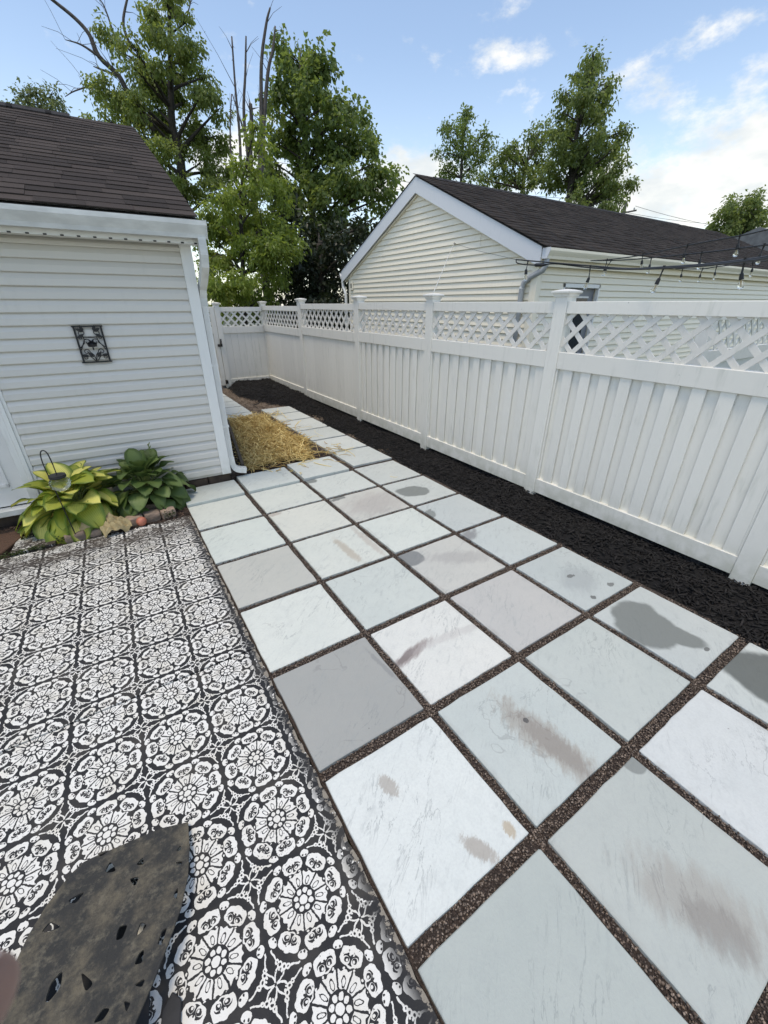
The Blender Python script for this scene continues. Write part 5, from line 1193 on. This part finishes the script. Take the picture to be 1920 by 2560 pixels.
limbs(ta, [([(2.9,16.74,6.3),(2.46,16.82,6.9),(2.28,16.85,7.37),(1.9,16.89,7.69),(1.79,16.91,8.08),(1.55,16.93,8.33),(1.16,16.96,8.56),(.99,16.97,8.65)], .075, .03),
  ([(1.9,16.89,7.69),(1.55,16.93,7.85),(1.21,16.96,7.88)], .035, .008), ([(2.28,16.85,7.37),(1.88,16.9,7.44),(1.71,16.91,7.47)], .035, .01),
  ([(1.88,16.9,7.06),(1.6,16.92,7.07),(1.15,16.96,6.9),(.88,16.98,6.74)], .03, .008), ([(2.72,16.78,7.98),(2.64,16.79,8.42),(2.84,16.76,8.9),(2.99,16.73,9.14)], .04, .02),
  ([(2.4,16.8,7.9),(2.29,16.85,8.65),(2.16,16.86,8.84)], .025, .01), ([(3.99,16.53,8.53),(3.89,16.55,8.93),(3.84,16.56,9.21)], .02, .01), ([(4.24,16.46,8.83),(4.48,16.4,9.31)], .02, .01)])
tb_ = tree('B', 'bright young maple just behind the far white fence corner', 'leaf_bright', .095, 640, 1.0, .45)
dt = thing('dead_tree', 'bare dead stems standing between the two tall left trees', 'tree', (4.9, 14.2, -.09))
obj('trunk', MB().tube([(0,0,0),(-.1,.0,3.0),(-.15,.02,4.8)], [.15,.12,.10], 8), M['deadwood'], dt)
limbs(dt, [([(4.75,14.22,4.6),(4.51,14.3,4.74),(4.6,14.28,5.95),(4.63,14.27,6.82),(4.69,14.25,7.78)], .05, .018), ([(4.75,14.22,4.6),(4.75,14.23,6.2),(4.91,14.17,7.15),(5.02,14.14,7.82)], .05, .018),
  ([(4.75,14.22,4.6),(4.98,14.15,5.1),(5.17,14.08,6.23),(5.31,14.03,7.34),(5.51,13.95,8.08),(5.63,13.9,8.37)], .075, .02), ([(4.85,14.2,4.7),(5.03,14.13,5.1),(5.24,14.05,6.24),(5.45,13.98,7.2),(5.62,13.91,7.66),(5.71,13.87,8.06)], .075, .02),
  ([(4.6,14.3,4.6),(4.32,14.36,5.08),(4.37,14.35,5.93),(4.52,14.3,6.7)], .035, .012), ([(4.75,14.22,5.2),(4.73,14.24,5.83),(4.64,14.26,6.27),(4.54,14.3,6.7)], .03, .012), ([(4.75,14.22,4.6),(4.74,14.23,5.0),(4.93,14.17,6.22),(4.95,14.16,6.55)], .06, .045)])
tree('C', 'tall dark green tree left of the garage gable with gappy crown', 'leaf_deep', .135, 270, 1.0, .4, w=.85)
tree('D', 'dark shaded evergreen mass behind the far fence beside the garage', 'leaf_dark', .16, 260, 1.25, .2)
tree('E', 'sparse grey green treetop peeking over the shed ridge', 'leaf_grey', .14, 42, 1.0, .3)
tree('F', 'small spindly dark tree just right of the garage apex', 'leaf_deep', .165, 120, 1.0, .3)
tree('G', 'spreading tree behind the middle of the garage ridge', 'leaf_far', .165, 160, 1.0, .3)
tree('H', 'tall pointed maple rising highest behind the garage roof', 'leaf_far', .155, 220, 1.0, .45)
tree('I', 'tree above the far end of the garage roof at right edge', 'leaf_far', .175, 160, 1.0, .35)
# low dark shrubs closing the view behind the cross fence
# utility pole and wires
up = thing('utility_pole', 'grey wooden utility pole with crossarm behind the garage roof', 'utility pole', (37.9, 23.25, -.09))
obj('pole', MB().tube([(0,0,0),(0,0,9.15)], [.16,.11], 8), M['pole'], up)
obj('crossarm', MB().tube([(-.55,.95,8.30),(.45,-.75,8.52)], .06, 5), M['pole'], up)
for k in (.1,.5,.9):
    a_ = Vector((-.55,.95,8.36)).lerp(Vector((.45,-.75,8.58)), k); obj('insulator', MB().lathe(a_, a_+Vector((0,0,.2)), [(0,.03),(.06,.06),(.12,.05),(.16,.02)], 6), M['alu_grey'], up)
for k, (a_, b_, lb) in enumerate(((Vector((37.5,23.9,8.55)),Vector((60,17.0,8.5)),'upper power line right of the utility pole'),(Vector((38.2,22.6,8.7)),Vector((60,17.6,7.9)),'lower power line right of the utility pole'),
      (Vector((8.0,38.2,11.6)),Vector((37.9,23.2,9.0)),'upper power line behind the dead stems'),(Vector((8.0,38.2,11.0)),Vector((37.9,23.2,8.6)),'lower power line behind the dead stems'))):
    pts = [a_.lerp(b_, t_/12)-Vector((0,0,4*.5*(t_/12)*(1-t_/12))) for t_ in range(13)]
    tag(obj('power_line', MB().tube(pts, .014, 4), M['wire']), lb, 'cable', 'overhead power lines')
# neighbouring house beyond the garage end
hs = thing('house', 'grey roofed house just showing beyond the garage at the right edge', 'house', (24.0, 8.6, -.09))
hw_ = obj('wall', MB().box((0,-4,0),(9,4,3.0)), M['siding'], hs)
for k in range(3):
    w_ = obj('window', MB().box((1.2+k*2.6,-4.05,1.0),(2.3+k*2.6,-4.0,2.3)), M['trim'], hs); obj('pane', MB().box((1.3+k*2.6,-4.07,1.1),(2.2+k*2.6,-4.051,2.2)), M['pane'], w_)
mb = MB(); mb.prism([(-4.4,2.95),(0,4.7),(4.4,2.95)], lambda y, z: (-.3,y,z), lambda y, z: (9.3,y,z)); obj('roof', mb, pmat('grey roof', (.16,.17,.18), .9, .3, 6), hs)
# ================================================================== PHOTOGRAPHER'S HAND at the edge of the lens
def skin_mesh(name, chains, mat, sub=2):
    """chains: list of [(pos, radius)...]; the first vertex of each later chain joins the nearest existing vertex"""
    me = bpy.data.meshes.new(name); V, E, R = [], [], []
    for ci, ch in enumerate(chains):
        prev = None
        for k, (p_, r_) in enumerate(ch):
            if ci and k == 0:
                prev = min(range(len(V)), key=lambda i: (Vector(V[i])-Vector(p_)).length); continue
            V.append(p_); R.append(r_)
            if prev is not None: E.append((prev, len(V)-1))
            prev = len(V)-1
    me.from_pydata(V, E, []); o_ = bpy.data.objects.new(name, me); COL.objects.link(o_)
    md = o_.modifiers.new('skin', 'SKIN'); md.use_smooth_shade = True
    for i, sv_ in enumerate(me.skin_vertices[0].data): sv_.radius = (R[i], R[i]); sv_.use_root = (i == 0)
    sb = o_.modifiers.new('sub', 'SUBSURF'); sb.levels = sb.render_levels = sub
    dg = bpy.context.evaluated_depsgraph_get(); m2 = bpy.data.meshes.new_from_object(o_.evaluated_get(dg)); bpy.data.objects.remove(o_)
    m2.materials.clear(); m2.materials.append(mat); m2.polygons.foreach_set('use_smooth', [True]*len(m2.polygons)); return m2
Rr = Vector((math.cos(CAM_YAW), -math.sin(CAM_YAW), 0)); Ff = Vector((math.sin(CAM_YAW)*math.cos(CAM_PITCH), math.cos(CAM_YAW)*math.cos(CAM_PITCH), -math.sin(CAM_PITCH))); Uu = Rr.cross(Ff)
O = Vector((0,0,1.82))
def hp(r_, u_, f_): return tuple(Rr*r_+Uu*u_+Ff*f_)
palm = [(hp(-.150,-.155,.060),.030),(hp(-.130,-.135,.072),.026),(hp(-.118,-.118,.078),.016)]
index = [(hp(-.118,-.118,.078),.016),(hp(-.106,-.107,.083),.0098),(hp(-.092,-.0985,.083),.0092),(hp(-.0815,-.0935,.082),.0085),(hp(-.0765,-.0925,.081),.0062)]
mid = [(hp(-.118,-.118,.078),.016),(hp(-.104,-.124,.078),.0098),(hp(-.090,-.117,.079),.0092),(hp(-.0800,-.1115,.079),.0085),(hp(-.0752,-.110,.078),.0062)]
ring = [(hp(-.118,-.118,.078),.016),(hp(-.110,-.138,.070),.0095),(hp(-.097,-.134,.070),.009),(hp(-.087,-.129,.071),.008),(hp(-.082,-.127,.071),.006)]
pink = [(hp(-.130,-.135,.072),.026),(hp(-.122,-.152,.062),.0085),(hp(-.110,-.148,.062),.008),(hp(-.102,-.143,.063),.007),(hp(-.098,-.141,.063),.005)]
thumb = [(hp(-.130,-.135,.072),.026),(hp(-.128,-.108,.072),.0115),(hp(-.120,-.095,.070),.0105),(hp(-.112,-.086,.068),.0095),(hp(-.107,-.082,.067),.0068)]
O = O-Uu*.004
hand = tag(link('hand', skin_mesh('hand', [palm, index, mid, ring, pink, thumb], M['skin']), None, O), 'blurred fingertip of the person taking the photo at the lower left edge', 'hand')
fn = MB(); fc = Vector(hp(-.0795,-.0925,.0815))
ax = (Vector(hp(-.0765,-.0925,.081))-Vector(hp(-.092,-.0985,.083))).normalized(); nr = (Uu*.75-Ff*.65); nr = (nr-ax*nr.dot(ax)).normalized(); sd_ = ax.cross(nr)
vs = []
for j in range(6):
    v = -.0085+.014*j/5; 
    for i in range(7):
        a_ = (i/6-.5)*1.7; rr_ = .0090-.0017*max(0, (v-.0)/.006)
        vs.append(fc+ax*v+nr*math.cos(a_)*rr_+sd_*math.sin(a_)*rr_)
n0 = len(vs); vs += [p_-nr*.0012 for p_ in vs]
fs = [(j*7+i, j*7+i+1, (j+1)*7+i+1, (j+1)*7+i) for j in range(5) for i in range(6)]
fs += [tuple(n0+k for k in f[::-1]) for f in fs]
fn.add(vs, fs); obj('fingernail', fn, M['nail'], hand, smooth=True)
